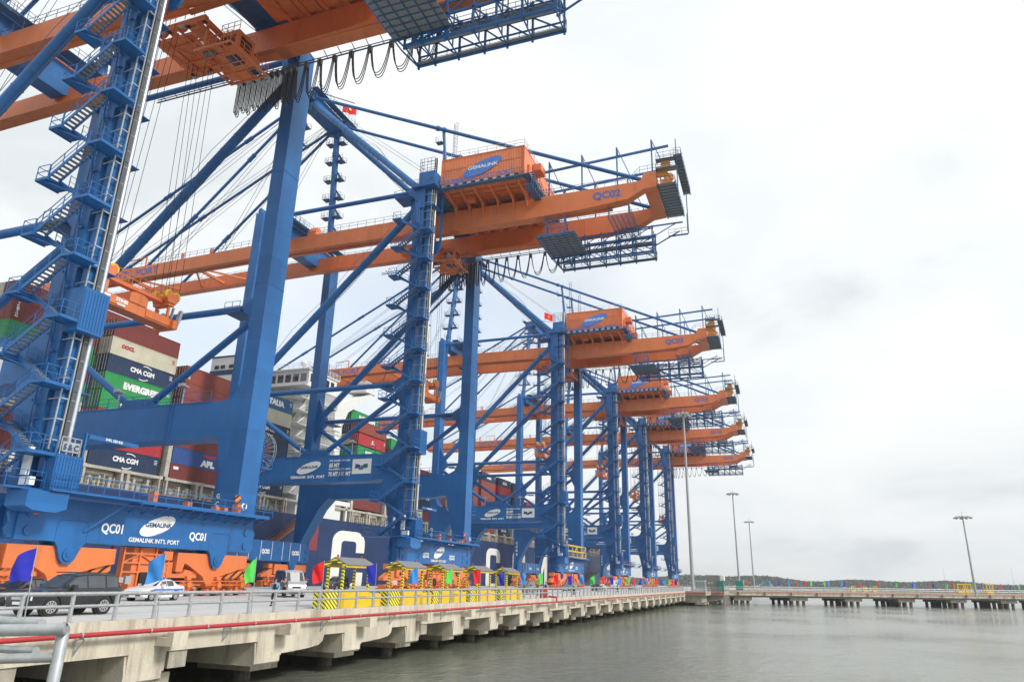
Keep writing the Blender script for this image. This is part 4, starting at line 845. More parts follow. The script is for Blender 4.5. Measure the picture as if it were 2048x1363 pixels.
# railing along the edge
rl = empty('wharf_railing', (0, 0, 0)); tag(rl, 'grey two-bar pipe railing along the edge of the wharf', 'railing')
t = MB(); t.tube((4, EY + .14, 1.15), (WX1, EY + .14, 1.15), .072, 12)
for i in range(32): x = 6.5 + i * 6; t.tube((x - .09, EY + .14, 1.15), (x + .09, EY + .14, 1.15), .082, 12)
t.build('top_bar', M['galv'], rl); t = MB(); t.tube((4, EY + .14, .72), (WX1, EY + .14, .72), .055, 12); t.build('middle_bar', M['galv'], rl)
for i in range(97):
    x = 6.9 + i * 1.92
    t = MB(); t.tube((x, EY + .14, .18), (x, EY + .14, 1.15), .078, 10); t.box(x - .13, x + .13, EY + .02, EY + .26, .17, .195); t.build('post', M['galv'], rl)
# painted bay lines and joints on the deck
l = MB()
for i in range(10):
    x = 20 + i * 9; l.add([(x, 33.5, .004), (x + .14, 33.5, .004), (x + 2.3, 38.0, .004), (x + 2.16, 38.0, .004)], [(0, 1, 2, 3)])
for y in (29.2, 41.5): l.add([(4, y, .004), (190, y, .004), (190, y + .14, .004), (4, y + .14, .004)], [(0, 1, 2, 3)])
for i in range(30): x = 8 + i * 6.2; l.add([(x, 38.4, .004), (x + .5, 38.4, .004), (x + .5, 38.5, .004), (x, 38.5, .004)], [(0, 1, 2, 3)])
tag(l.build('lane_marking', M['linep'], smooth=False), kind='structure')
l = MB()
for y in (49.25, 80.4):
    for e in (-.6, .6): l.add([(-40, y + e - .05, .004), (420, y + e - .05, .004), (420, y + e + .05, .004), (-40, y + e + .05, .004)], [(0, 1, 2, 3)])
tag(l.build('crane_rail', mat('rail_steel', (.16, .13, .11), .6), smooth=False), kind='structure')

# ------------------------------------------------------------------ platforms at the end of the wharf and the trestle
pl = MB(); pl.box(WX1, 207, 19.3, 25.0, -.85, .12); pl.box(WX1 + .6, 206, 20.4, 25, -2.5, -.851); pl.box(207, 228, 15.9, 25, -.85, .12); pl.box(208, 226, 17.4, 25, -2.1, -.851)
for i in range(5): pl.prism([(15.95, -.851), (16.35, -.851), (16.4, -3.6), (15.75, -3.6)], 'x', 208 + i * 4.6, 208.8 + i * 4.6) 
for x, y in ((194, 20.5), (200, 20.5), (210, 19), (218, 18.6)): pl.box(x - .8, x + 1.4, y - 1, y + 1.4, -3.0, -2.501)
plat = tag(pl.build('mooring_platform', M['soffit'], smooth=False), kind='structure')
for x, y in ((194.3, 20.6), (200, 20.6), (210, 19), (218, 18.6), (196, 25), (203, 24)): c = MB(); c.tube((x, y, -5.5), (x, y, -2.9), .6, 14); c.build('pile', M['pile'], plat)
for y0, y1, x in ((19.4, 24.9, WX1 + .1), (16.0, 20, 207.1)):
    k = MB(); k.tube((x - .35, y0, -.3), (x - .35, y1, -.3), .1, 8); k.build('pipe', M['red'], plat)
r = MB()
def prail(mb, pts, n):
    for a, b in zip(pts, pts[1:]):
        a, b = V(a), V(b)
        for h in (.55, 1.05): mb.tube(a + V((0, 0, h)), b + V((0, 0, h)), .045, 6)
        for i in range(n + 1): c = a.lerp(b, i / n); mb.tube(c, c + V((0, 0, 1.05)), .05, 6)
prail(r, [(WX1 + .1, 24.9, .12), (WX1 + .1, 19.5, .12), (207, 19.5, .12)], 5); prail(r, [(207.1, 19.4, .12), (207.1, 16.1, .12), (227.8, 16.1, .12)], 6)
tag(r.build('platform_railing', M['galv']), 'grey pipe railing round the two concrete platforms at the wharf end', 'railing')
# trestle: slightly rising deck running off to the right
TA, TB = V((226, 14.5, .25)), V((298, -112, 1.15)); td = (TB - TA); L = V((td.x, td.y, 0)).length; dn = td.normalized(); nn = V((dn.y, -dn.x, 0)).normalized()
if nn.x > 0: nn = -nn
def TP(s, off, z): p = TA + td * (s / L); return V((p.x - nn.x * off, p.y - nn.y * off, p.z + z))
tr = MB(); 
def tquad(mb, s0, s1, o0, o1, z0, z1):
    a = [TP(s0, o0, z0), TP(s1, o0, z0), TP(s1, o1, z0), TP(s0, o1, z0), TP(s0, o0, z1), TP(s1, o0, z1), TP(s1, o1, z1), TP(s0, o1, z1)]
    mb.add(a, [(0,3,2,1),(4,5,6,7),(0,1,5,4),(1,2,6,5),(2,3,7,6),(3,0,4,7)])
L2 = L * 1.5
tquad(tr, -6, L2, .005, 15, -1.25, .0); tquad(tr, -6, L2, .02, .4, .0, .16); tquad(tr, -6, L2, 14.6, 14.98, 0, .16); tquad(tr, -6, L2, 1.2, 13, -1.75, -1.251)
tre = tag(tr.build('trestle_deck', M['soffit'], smooth=False), kind='structure')
for i in range(11):
    s = 2 + i * 17.5
    c = MB(); tquad(c, s - 1.8, s + 3.8, 1.0, 13, -2.6, -1.751); c.build('pile_cap', M['soffit'], tre)
    for off in (1.8, 5, 9, 12.4):
        for q in (-1.0, .9, 2.8): c = MB(); a = TP(s + q, off, -2.6); c.tube((a.x, a.y, -5.5), a, .45, 10); c.build('pile', M['pile'], tre)
for i in range(24):
    s = 1 + i * 8.2; c = MB(); tquad(c, s, s + .5, -.75, 0, -.95, -.2); c.build('pipe_corbel', M['soffit'], tre)
c = MB(); tquad(c, -6, L2, -.02, .0, -1.2, -.02); c.build('fascia_beam', M['concrete'], tre); c = MB(); a, b = TP(-4, -.35, -.22), TP(L2, -.35, -.22); c.tube(a, b, .1, 8); c.build('pipe', M['red'], tre)
r = MB()
for off in (.2, 14.8):
    for h in (.65, 1.15): r.tube(TP(-4, off, h), TP(L2, off, h), .045, 6)
    for i in range(96): a = TP(-4 + i * 2.3, off, .1); r.tube(a, a + V((0, 0, 1.05)), .05, 6)
tag(r.build('trestle_railing', M['galv']), 'grey pipe railing along the long trestle bridge over the river', 'railing')

# cabins on the platforms
c = MB(); c.box(209.0, 215, 17.0, 20.6, .13, 4.25)
for i in range(14): c.box(208.94, 209.0, 17.1 + i * .26, 17.2 + i * .26, .3, 4.1)
o = c.build('equipment_cabin', mat('cabin_grey', (.30, .30, .27), .7, var=.12, dirt=(.2, .18, .14), dirt_amt=.5), smooth=False); tag(o, 'weathered grey metal equipment cabin on the concrete platform', 'cabin')
for y in (19.2, 20.0): s = MB(); s.box(208.9, 208.94, y - .3, y + .1, 2.1, 2.35); s.build('notice', M['white'], o)
c = MB(); c.box(209.6, 213, 15.95, 16.9, 2.9, 4.1); o2 = c.build('air_conditioner', M['white'], o)
c = MB(); c.box(208.2, 209.6, 16.0, 17.4, .13, 2.75); tag(c.build('green_cabinet', mat('teal_paint', (.02, .22, .19), .5)), 'teal green electrical cabinet in front of the grey cabin', 'cabinet')
c = MB(); c.box(232, 233.6, 12.3, 14.4, .3, 3.0); tag(c.build('green_booth', mat('teal_paint_two', (.02, .24, .20), .5)), 'small teal green booth at the start of the trestle', 'booth')
g = MB(); g.box(199, 202, 19.9, 22.4, .13, .9); g.box(199, 202, 19.9, 22.4, 2.5, 2.75); 
for y in (19.95, 20.75, 21.55, 22.35):
    for x in (199, 201.95): g.box(x, x + .06, y - .03, y + .03, .9, 2.5)
o = g.build('glazed_hut', M['trans'], smooth=False); tag(o, 'small glazed hut beside the tallest light mast', 'hut'); g = MB(); g.box(199.1, 201.9, 20.0, 22.3, .9, 2.5); g.build('glazing', mat('pale_glass', (.28, .34, .35), .15), o)

# ------------------------------------------------------------------ high light masts
def light_mast(u, vb, vt, x, lab, rad=.36):
    b = ray(u, vb, x=x); ztop = None
    t0, t1 = 5., 90.
    for _ in range(50):
        m = (t0 + t1) / 2
        if proj((x, b.y, m))[1] > vt: t0 = m
        else: t1 = m
    zt = t0; ms = empty('light_mast', (x, b.y, .1)); tag(ms, lab, 'light mast', 'tall floodlight masts')
    m = MB(); m.tube((0, 0, 0), (0, 0, zt), rad, 18, rad * .5); 
    for f in (.2, .4, .6, .8): m.tube((0, 0, zt*f - .05), (0, 0, zt*f + .05), rad * (1 - .5*f) * 1.08, 18)
    m.box(-rad*1.6, rad*1.6, -rad*1.6, rad*1.6, 0, .06)
    m.build('pole', M['galv'], ms)
    h = MB(); h.tube((0, 0, zt - .1), (0, 0, zt + .25), 1.15, 20); h.tube((0, 0, zt + .25), (0, 0, zt + 1.6), .06, 6)
    hd = h.build('lamp_ring', M['galv'], ms)
    for i in range(10):
        a = 2 * pi * i / 10; f = MB(); c = V((cos(a), sin(a), 0)); f.bar(c * 1.0 + V((0, 0, zt)), c * 1.9 + V((0, 0, zt)), .1); f.bar(c * 1.75 + V((0, 0, zt + .1)), c * 2.45 + V((0, 0, zt - .35)), .7, .35); f.build('lamp', M['galv'], ms)
    if rad > .4: q = MB(); q.bar((-1.3, 0, 4.2), (1.3, 0, 4.2), .06); q.bar((0, -1.3, 4.2), (0, 1.3, 4.2), .06); q.build('cross_arm', M['galv'], ms)
    return ms
light_mast(1386, 1178, 829, 197, 'tallest light mast, on the platform at the end of the wharf', .48)
light_mast(1479, 1172, 987, 300, 'light mast standing second from the left beyond the platforms', .40)
light_mast(1508.5, 1172, 1043, 380, 'thin light mast close to the right of the second one', .40)
light_mast(1950, 1176, 1034, 250, 'leaning-looking light mast alone at the right behind the trestle', .34)
for u, v0, v1, x in ((1892, 1172, 1132, 320), (2029, 1172, 1132, 330)):
    b = ray(u, v0, x=x); m = MB(); m.tube((0, 0, 0), (.0, 0, 9.5), .07, 6, .02); o = m.build('aerial_rod', M['galv']); o.location = (x, b.y, 1.0); tag(o, 'thin upright rod rising above the trestle ' + ('near the yellow shelters' if u < 1950 else 'at the right edge'), 'rod', 'thin rods on the trestle')

# ------------------------------------------------------------------ striped shelters
def shelter(n=0):
    s = empty('striped_shelter')
    b = MB(); b.box(0, 1.45, 0, .95, .01, 1.0); s0 = b.build('striped_block', M['hazy'], s)
    b = MB(); b.box(1.5, 4.9, -.1, 1.2, .01, 1.02); b.box(1.46, 4.94, -.14, 1.24, 1.02, 1.10); b.box(4.9, 6.9, .1, 1.1, .01, .85); o = b.build('yellow_cabinet', M['yellow'], s)
    d = MB(); d.box(3.4, 4.6, -.125, -.102, .60, .68); d.build('vent_slot', M['dark'], o); d = MB(); d.box(1.8, 2.5, -.12, -.102, .1, .9); d.build('door', M['yellow'], o)
    for x in (1.62, 4.78):
        for y in (-.02, 1.1): p = MB(); p.box(x - .075, x + .075, y - .075, y + .075, 1.10, 2.62); p.build('post', M['hazp'], s)
    r = MB(); r.box(1.45, 5.0, -.27, -.2, 2.5, 2.68); r.box(1.45, 5.0, 1.28, 1.35, 2.5, 2.68); rf = r.build('roof_beam', M['yellow'], s)
    for x in (1.47, 4.97): g = MB(); g.prism([(-.3, 2.5), (-.3, 2.66), (.54, 3.06), (1.38, 2.66), (1.38, 2.5), (.54, 2.88)], 'x', x - .05, x + .05); g.build('gable_board', M['hazp'], s)
    r = MB(); r.prism([(-.36, 2.66), (.54, 3.1), (1.44, 2.66), (1.44, 2.70), (.54, 3.15), (-.36, 2.70)], 'x', 1.42, 5.06); r.build('solar_roof', M['solar'], s)
    for x in (1.7, 4.6): l = MB(); l.tube((x, .54, 3.12), (x, .54, 3.30), .07, 10, .06); l.build('warning_light', M['red'], s)
    return s
sh0 = shelter(); scan()
SHL = ['nearest yellow shelter with striped posts and solar roof', 'second yellow striped shelter, a light blue flag before it', 'third yellow striped shelter, behind a green flag', 'fourth yellow striped shelter, behind a red flag', 'fifth and farthest yellow striped shelter on the wharf edge']
for i, px in enumerate((37 + 637, 775 + 0, 861, 936, 996)):
    P = V(((40.15, 48.2, 55.2, 62.6, 70.3)[i], 27, 0))
    s = sh0 if i == 0 else copy_tree(sh0); s.location = (P.x, 27.0, 0); tag(s, SHL[i], 'shelter', 'yellow striped shelters along the wharf')
# yellow frames on the trestle
def yellow_frame(u, v0, v1, off, wd, lab, sc=1):
    # position on trestle
    best = min((abs(proj(TP(k * .5, off, 0))[0] - u), k * .5) for k in range(int(L2 * 2)))[1]; P = TP(best, off, 0)
    o = empty('yellow_frame', P, math.atan2(dn.y, dn.x)); o.scale = (sc, sc, sc); b = MB(); b.box(-wd/2, wd/2, -.7, .7, 0, .9); b.build('yellow_base', M['yellow'], o)
    b = MB()
    for x in (-wd/2 + .1, wd/2 - .1):
        for y in (-.6, .6): b.box(x - .12, x + .12, y - .12, y + .12, .9, 2.7)
    b.box(-wd/2 - .1, wd/2 + .1, -.8, .8, 2.7, 2.95); b.build('yellow_portal', M['yellow'], o); tag(o, lab, 'shelter', 'yellow shelters on the trestle')
yellow_frame(1920, 0, 0, 1.6, 2.3, 'orange-yellow shelter frame on the trestle left of the lone mast'); yellow_frame(1936, 0, 0, 1.6, 1.9, 'yellow shelter frame on the trestle touching the lone mast'); yellow_frame(1978, 0, 0, 1.6, 2.3, 'yellow shelter frame on the trestle, rightmost of all')
yellow_frame(1706, 0, 0, 12, 2.4, 'small yellow shelter frame far along the trestle, leftmost', .6); yellow_frame(1728, 0, 0, 12, 2.0, 'small yellow frame on the trestle beside a red flag', .55); yellow_frame(1748, 0, 0, 12, 2.4, 'small yellow frame on the trestle, third from the left', .6)

# ------------------------------------------------------------------ flags on the railing
FM = {'dark blue': mat('flag_dark_blue', (.035, .04, .42), .8, var=.1, scale=2), 'light blue': mat('flag_light_blue', (.06, .26, .66), .8, var=.1, scale=2), 'green': mat('flag_green', (.10, .60, .10), .8, var=.1, scale=2), 'red': mat('flag_red', (.70, .03, .03), .8, var=.1, scale=2)}
for m in FM.values():
    b = m.node_tree.nodes['Principled BSDF']; b.inputs['Specular IOR Level'].default_value = .15
def flag_mesh(seed, w=.66, h=1.12, top=2.72, tip=.25):
    rnd = random.Random(seed); mb = MB(); nx, nz = 10, 10; ph = rnd.uniform(0, 6); dr = rnd.uniform(.05, .35); sp = rnd.uniform(.75, 1.1); amp = rnd.uniform(.07, .2); kk = rnd.uniform(4, 8)
    vs = []
    for j in range(nz + 1):
        for i in range(nx + 1):
            a, b = i / nx, j / nz
            ww = w * sp * (.92 + .10 * sin(4 * b + ph))
            x = -ww * a; yy = amp * a * sin(ph + a * kk + b * 4) - .15 * a; z = top - h * b - dr * a * (1.2 - .9*b) + .04 * sin(ph + 4*a)
            vs.append((x, yy, z))
    mb.add(vs, [(j*(nx+1)+i, j*(nx+1)+i+1, (j+1)*(nx+1)+i+1, (j+1)*(nx+1)+i) for j in range(nz) for i in range(nx)])
    return mb
cyc = ['dark blue', 'light blue', 'green', 'red']
ordw = ['first', 'second', 'third', 'fourth', 'fifth', 'sixth', 'seventh', 'eighth', 'ninth', 'tenth', 'eleventh', 'twelfth', 'thirteenth', 'fourteenth', 'fifteenth', 'sixteenth', 'seventeenth', 'eighteenth', 'nineteenth', 'twentieth']
cnt = {}
for i in range(29):
    col = cyc[i % 4]; x = 18.45 + i * 5.75; cnt[col] = cnt.get(col, 0) + 1
    o = empty('banner_flag', (x, EY + .06, 0)); rnd = random.Random(i)
    p = MB(); p.tube((0.12, 0, .2), (0, 0, 2.78), .022, 6, .015); p.build('flag_pole', M['galv'], o)
    c = flag_mesh(i); ob = c.build('flag_cloth', FM[col], o); ob.rotation_euler.z = R_(-60 + rnd.uniform(-30, 30))
    tag(o, f'{col} flag on the wharf railing, {ordw[cnt[col]-1]} {col} one from the left', 'flag', 'coloured flags on the wharf railing')
us = [(1488, 'green'), (1497, 'red'), (1529, 'light blue'), (1541, 'light blue'), (1562, 'dark blue'), (1580, 'light blue'), (1595, 'red'), (1616, 'red'), (1627, 'green'), (1651, 'green'), (1660, 'light blue'), (1686, 'light blue'), (1693, 'dark blue'), (1725, 'red'), (1760, 'red'), (1796, 'green'), (1829, 'dark blue'), (1834, 'light blue'), (1863, 'red'), (1872, 'dark blue'), (1898, 'green'), (1909, 'red'), (1947, 'green'), (1968, 'dark blue'), (1985, 'light blue'), (2005, 'red'), (2026, 'dark blue'), (2041, 'green')]
cnt = {}
for i, (u, col) in enumerate(us):
    off = .3 if i % 2 else 14.7
    best = min((abs(proj(TP(k * .5, off, 0))[0] - u), k * .5) for k in range(-8, int(L2 * 2)))[1]; P = TP(best, off, 0); cnt[col] = cnt.get(col, 0) + 1
    o = empty('banner_flag', P); p = MB(); p.tube((0, 0, .2), (0, 0, 2.95), .03, 5); p.build('flag_pole', M['galv'], o); c = flag_mesh(100 + i, .85, 1.25, 2.9)
    ob = c.build('flag_cloth', FM[col], o); ob.rotation_euler.z = -.9
    tag(o, f'{col} flag on the trestle railing, {ordw[cnt[col]-1]} {col} one from the left there', 'flag', 'coloured flags on the trestle')

# national flags on the crane tops
def star_flag(loc, rz, lab, w=2.6, h=1.7):
    o = empty('red_star_flag', loc, rz); p = MB(); p.tube((0, 0, -.6), (0, 0, 2.9), .04, 6); p.build('flag_pole', M['galv'], o)
    mb = MB(); n = 12; mb.add([(w * i / n, .18 * sin(i * .9), 1.1 + h * j - .5 * (i / n)) for j in (0, 1) for i in range(n + 1)], [(i, i + 1, n + 2 + i, n + 1 + i) for i in range(n)]); f = mb.build('flag_cloth', FM['red'], o)
    st = [(w*.5 + .42 * (1 if k % 2 == 0 else .42) * cos(pi/2 + k*pi/5), 1.1 + h/2 - .25 + .42 * (1 if k % 2 == 0 else .42) * sin(pi/2 + k*pi/5)) for k in range(10)]
    s = MB(); s.prism(st, 'y', -.24, .24); s.build('star', M['yellow'], o); tag(o, lab, 'flag', 'red flags with a yellow star'); return o
star_flag((99.8 + 6, 75.4, 91.4), R_(150), 'red flag with yellow star flying at the top of QC02', 3.0, 2.0)
star_flag((173 + 96, 72, 93.5), R_(200), 'red flag with yellow star above the far crane tops') if False else None
star_flag((234.5 + 2, 76, 93.0), R_(-40), 'red flag with yellow star above the top of QC04', 3.6, 2.6)

# ------------------------------------------------------------------ railing of the camera's own platform
fr = empty('near_railing', (3.65, 4.5, 0)); tag(fr, 'thick grey pipe railing bending down at the bottom left corner', 'railing')
a = MB(); c0 = ray(118, 1250, x=3.62) - V((3.65, 4.5, 0)); 
A = ray(-160, 1262, x=3.25) - V((3.65, 4.5, 0)); Bt = ray(128, 1256, x=3.65) - V((3.65, 4.5, 0))
a.path([A, Bt - V((.05, .09, 0)) * .6, Bt, Bt + V((0, 0, -.05)), V((Bt.x, Bt.y, -1.5))], .037, 16); a.build('bent_bar', M['galv'], fr)
a = MB(); A2 = A + V((0, 0, -.17)); B2 = Bt + V((0, 0, -.17)); a.tube(A2, B2, .030, 14); a.build('middle_bar', M['galv'], fr)
a = MB(); A3 = ray(-200, 1236, x=4.6) - V((3.65, 4.5, 0)); B3 = ray(84, 1246, x=4.4) - V((3.65, 4.5, 0)); a.tube(A3, B3, .036, 14); a.tube(A3 + V((0, 0, -.2)), B3 + V((0, 0, -.2)), .03, 12); a.build('rear_bar', M['galv'], fr)

# ------------------------------------------------------------------ container ship
SY = 87.4; CL = SY + 22.5; ZD = 12.9
XB = 455.0; XS = 8.0
def deck_z(x): return ZD + max(0, min(x, 370) - 120) * .003 + (max(0, x - 385) / 80.0) ** 1.3 * 5.0
def piece(P, z):
    for (z0, v0), (z1, v1) in zip(P, P[1:]):
        if z <= z1: return v0 + (v1 - v0) * max(0, (z - z0)) / (z1 - z0)
    return P[-1][1]
def half(x, z):
    tip = piece([(-6, 396), (2, 418), (6, 441), (11, 466), (16, 476), (22, 480)], z); st = piece([(-6, 285), (2, 300), (8, 340), (14, 378), (22, 385)], z)
    if x <= st: return 22.5 if x > 30 else 22.5 * (.8 + .2 * (x - XS) / 22)
    if x >= tip: return .05
    t = (x - st) / (tip - st); return 22.5 * (1 - t ** 2.0)
h = MB(); xs = [8, 20, 30, 60, 100, 140, 180, 220, 260, 285] + [285 + 7 * i for i in range(1, 28)] + [479.5]; zn = 12
vs = []
for x in xs:
    zt = deck_z(x)
    for j in range(zn + 1):
        z = -6 + (zt + 6) * j / zn; vs.append((x, CL - half(x, z), z))
    for j in range(zn, -1, -1):
        z = -6 + (zt + 6) * j / zn; vs.append((x, CL + half(x, z), z))
m_ = 2 * (zn + 1); fs = []
for i in range(len(xs) - 1):
    for j in range(m_ - 1): fs.append((i*m_+j, (i+1)*m_+j, (i+1)*m_+j+1, i*m_+j+1))
fs.append(tuple(range(m_)))
h.add(vs, fs); hull = h.build('hull', M['hullblue'])
ship = empty('container_ship', (0, 0, 0)); hull.parent = ship
tag(ship, 'huge navy blue container ship with white letters moored behind the cranes', 'container ship')
b = MB()      # weld seams, draught stripes
for i in range(24): x = 40 + i * 12.2; b.box(x, x + .05, SY - .012, SY + .02, -3, 12.6)
for z in (2.2, 5.4, 8.8, 11.6): b.box(30, 284, SY - .012, SY + .02, z, z + .04)
b.build('plate_seam', mat('seam_blue', (.016, .034, .10), .6), hull)
g = MB(); g.box(120.5, 125, SY - .02, SY + .02, 6.6, 12.7); g.build('gangway_patch', mat('dark_red_patch', (.22, .045, .05), .6), hull)
# CMA CGM on the hull, drawn as thick block letters
lt = MB()
def put_poly(poly, x0, w, z0, hh): lt = MB(); lt.prism([(x0 + a * w, z0 + b_ * hh) for a, b_ in poly], 'y', SY - .05, SY - .02); lt.build('hull_letter', M['hulltxt'], hull)
def rc(cx, cz, r, a0, a1, n=6): return [(cx + r[0] * cos(R_(a0 + (a1-a0)*i/n)), cz + r[1] * sin(R_(a0 + (a1-a0)*i/n))) for i in range(n + 1)]
def letterC(x0, w, z0, hh, G=False):
    t = .27; o = rc(.3, .82, (.3, .18), 180, 90) + rc(.7, .82, (.3, .18), 90, 0) + [(1, .66), (1 - t, .66), (1 - t, .76)]
    o += rc(.66, .78, (.07, .06), 0, 90, 3) + rc(.36, .78, (.09, .06), 90, 180, 3) + rc(.36, .22, (.09, .06), 180, 270, 3) + rc(.66, .22, (.07, .06), 270, 360, 3)
    if G: o += [(1 - t, .42), (.55, .42), (.55, .55), (1, .55)]
    else: o += [(1 - t, .34), (1, .34)]
    o += rc(.7, .18, (.3, .18), 0, -90) + rc(.3, .18, (.3, .18), 270, 180)
    put_poly(o, x0, w, z0, hh)
letterC(130.2, 12.6, -1.6, 12.6)
put_poly([(0, 0), (.24, 0), (.24, .62), (.5, .2), (.76, .62), (.76, 0), (1, 0), (1, 1), (.78, 1), (.5, .52), (.22, 1), (0, 1)], 155, 16, -1.6, 12.6)
put_poly([(0, 0), (.24, 0), (.32, .24), (.68, .24), (.76, 0), (1, 0), (.64, 1), (.36, 1)], 181, 15, -1.6, 12.6)
letterC(214.6, 12, -1.4, 12.6); letterC(238.5, 13, -1.2, 12.6, True)
put_poly([(0, 0), (.24, 0), (.24, .62), (.5, .2), (.76, .62), (.76, 0), (1, 0), (1, 1), (.78, 1), (.5, .52), (.22, 1), (0, 1)], 262, 16, -1.0, 12.6)
# deck edge: pedestals, coaming and lashing bridges
BAY = [41.5, 56.2, 71.0, 85.4, 100.9] + [137.4 + 14.55 * k for k in range(16)]
c = MB(); c.box(30, 113.5, SY + 1.6, SY + 3, 12.9, 15.3); c.box(136, 372, SY + 1.6, SY + 3, 12.9, 15.9); c.box(30, 136, SY + .02, SY + 3, 12.85, 12.95); c.box(30, 372, SY + .1, SY + .5, 15.2, 15.6) ; c.build('hatch_coaming', M['shipgrey'], ship)
rnd = random.Random(3)
for i, x in enumerate(BAY):
    dz = deck_z(x) - ZD
    for xx, ww in ((x - 1.5, 1.1), (x + 5.4, 1.5), (x + 12.25, .9)):
        c = MB(); z1 = 15.65 + dz
        c.box(xx, xx + ww * .3, SY + .05, SY + 1.2, 12.9 + dz, z1 - .5); c.box(xx + ww * .7, xx + ww, SY + .05, SY + 1.2, 12.9 + dz, z1 - .5); c.box(xx - .05, xx + ww + .05, SY + .0, SY + 1.25, z1 - .5, z1)
        if xx < x: 
            c.box(xx + .1, xx + .9, SY + .1, SY + 1.0, z1, z1 + 5.5 if i < 4 else z1 + 2.6); c.box(xx + .25, xx + .35, SY + .6, SY + 34, z1 + 2.5, z1 + 5.4)
        c.build('deck_pedestal', M['shipgrey'], ship)
    c = MB(); 
    for k in range(14): xx = x + .6 + k * .82; c.box(xx, xx + rnd.choice((.12, .3, .45)), SY + .5, SY + 1.3, 12.95 + dz, 13.3 + dz + rnd.random() * 1.6)
    c.rail([(x, SY + .15, 12.9 + dz), (x + 12, SY + .15, 12.9 + dz)], step=1.5, w=.06); c.build('deck_fitting', M['shipgrey'], ship)
# bridge house
wh = M['shipwhite']; b = MB(); b.box(117.5, 131, SY + 5, CL + 17, 12.9, 38.5); b.box(117.5, 133, SY + .6, SY + 5.0, 12.9, 16.8)
for k in range(8): z = 16.8 + k * 2.75; b.box(116.2, 131.5, SY + 1.2, SY + 5.05, z, z + .14); b.box(116.0, 117.5, SY + 5, CL + 17, z, z + .14)
b.box(120, 122, SY + 1.5, SY + 2, 16.8, 36); b.box(129, 131.4, SY + 1.2, SY + 5, 12.9, 38.5)
house = b.build('bridge_house', wh, ship, smooth=False)
r = MB()
for k in range(8): z = 16.94 + k * 2.75; r.rail([(116.2, CL + 10, z), (116.2, SY + 1.2, z), (131.4, SY + 1.2, z)], step=1.4, w=.06, mid=3)
for k in range(7):
    z = 16.9 + k * 2.75; r.bar((117, SY + 2.4, z), (120.5, SY + 2.4, z + 2.75), .1, .3); r.bar((117, SY + 3.2, z), (120.5, SY + 3.2, z + 2.75), .1, .3)
    for i in range(9): r.box(117 + i*.39, 117.3 + i*.39, SY + 2.4, SY + 3.2, z + .3 + i*.3, z + .34 + i*.3)
r.build('house_railing', wh, house)
b = MB(); b.box(117, 127, SY + .6, CL + 21.9, 38.5, 41.9); b.box(115.6, 128, SY + .1, CL + 22.3, 38.3, 38.5); b.box(116.4, 127.6, SY + .3, CL + 22.1, 41.9, 42.15); b.prism([(SY + .2, 38.3), (SY + 5, 38.3), (SY + 5, 31.5)], 'x', 118.5, 119.1)
b.prism([(SY + .2, 38.3), (SY + 5, 38.3), (SY + 5, 31.5)], 'x', 126, 126.6); b.prism([(SY + .2, 38.29), (SY + .6, 38.29), (SY + 5, 31.9), (SY + 5, 31.5)], 'x', 118.5, 126.6)
wr = b.build('wheelhouse', wh, house, smooth=False)
g = MB()
for k in range(14): y = SY + 1.2 + k * 1.9; g.box(116.94, 117.02, y, y + 1.35, 39.5, 41.2)
for k in range(5): x = 117.6 + k * 1.8; g.box(x, x + 1.2, SY + .55, SY + .62, 39.5, 41.2)
g.build('window', M['glass'], wr)
g = MB(); 
for k in range(5):
    for y in (SY + 8, SY + 11): g.box(117.4, 117.52, y, y + .5, 19 + k*2.75, 19.9 + k*2.75)
g.box(131.0, 131.6, SY + 2.5, SY + 3, 25, 26); g.build('porthole', M['dark'], house)
g = MB(); g.rail([(116.4, CL + 10, 42.15), (116.4, SY + .3, 42.15), (127.6, SY + .3, 42.15)], step=1.3, w=.06, mid=3); g.tube((119, SY + 12, 42), (119, SY + 12, 50), .18, 8); g.bar((119, SY + 9.5, 47), (119, SY + 14.5, 47), .14); g.bar((118, SY + 12, 48.3), (121, SY + 12, 48.3), .14); g.bar((119, SY + 10, 45.2), (119, SY + 13, 45.2), .2); g.tube((122, SY + 6, 42), (122, SY + 6, 44.4), .18, 8); g.build('radar_mast', wh, house)
g = MB()
for j in range(6):
    a0, a1 = -pi/2 + pi*j/6, -pi/2 + pi*(j+1)/6; g.tube((122, SY + 6, 45 + .75*sin(a0)), (122, SY + 6, 45 + .75*sin(a1)), max(.02, .75*cos(a0)), 14, max(.02, .75*cos(a1)), cap=False)
g.build('radome', wh, house)
b = MB(); b.box(105.2, 112.8, SY + 8.6, SY + 15, 14, 42.0); f_ = b.build('funnel', wh, ship, smooth=False); b = MB(); b.box(105.15, 112.85, SY + 8.55, SY + 15.05, 38.3, 39.3); b.box(105.1, 112.9, SY + 8.5, SY + 15.1, 41.9, 42.2); b.build('funnel_band', M['hullblue'], f_, smooth=False)
b = MB()
for y in (9.6, 11.5, 13.4): b.tube((109, SY + y, 42), (109, SY + y, 43.2), .45, 12)
b.build('exhaust_pipe', M['dark'], f_); b = MB(); 
for y in (9.5, 11.5, 13): b.box(105.08, 105.16, SY + y, SY + y + 1, 39.6, 40.3)
b.build('funnel_vent', M['dark'], f_)
b = MB(); b.prism([(128, 31.5), (128, 35.2), (131, 38), (143, 43.3), (143, 42.6), (133, 36.4), (130.5, 31.5)], 'y', SY + 1.0, SY + 2.6); b.box(139, 143.5, SY + .8, SY + 6, 42.7, 43.5); b.box(139.2, 143.2, SY + 1, SY + 5, 45.2, 45.35)
for x in (139.4, 143): b.bar((x, SY + 1.2, 43.5), (x, SY + 1.2, 45.2), .12)
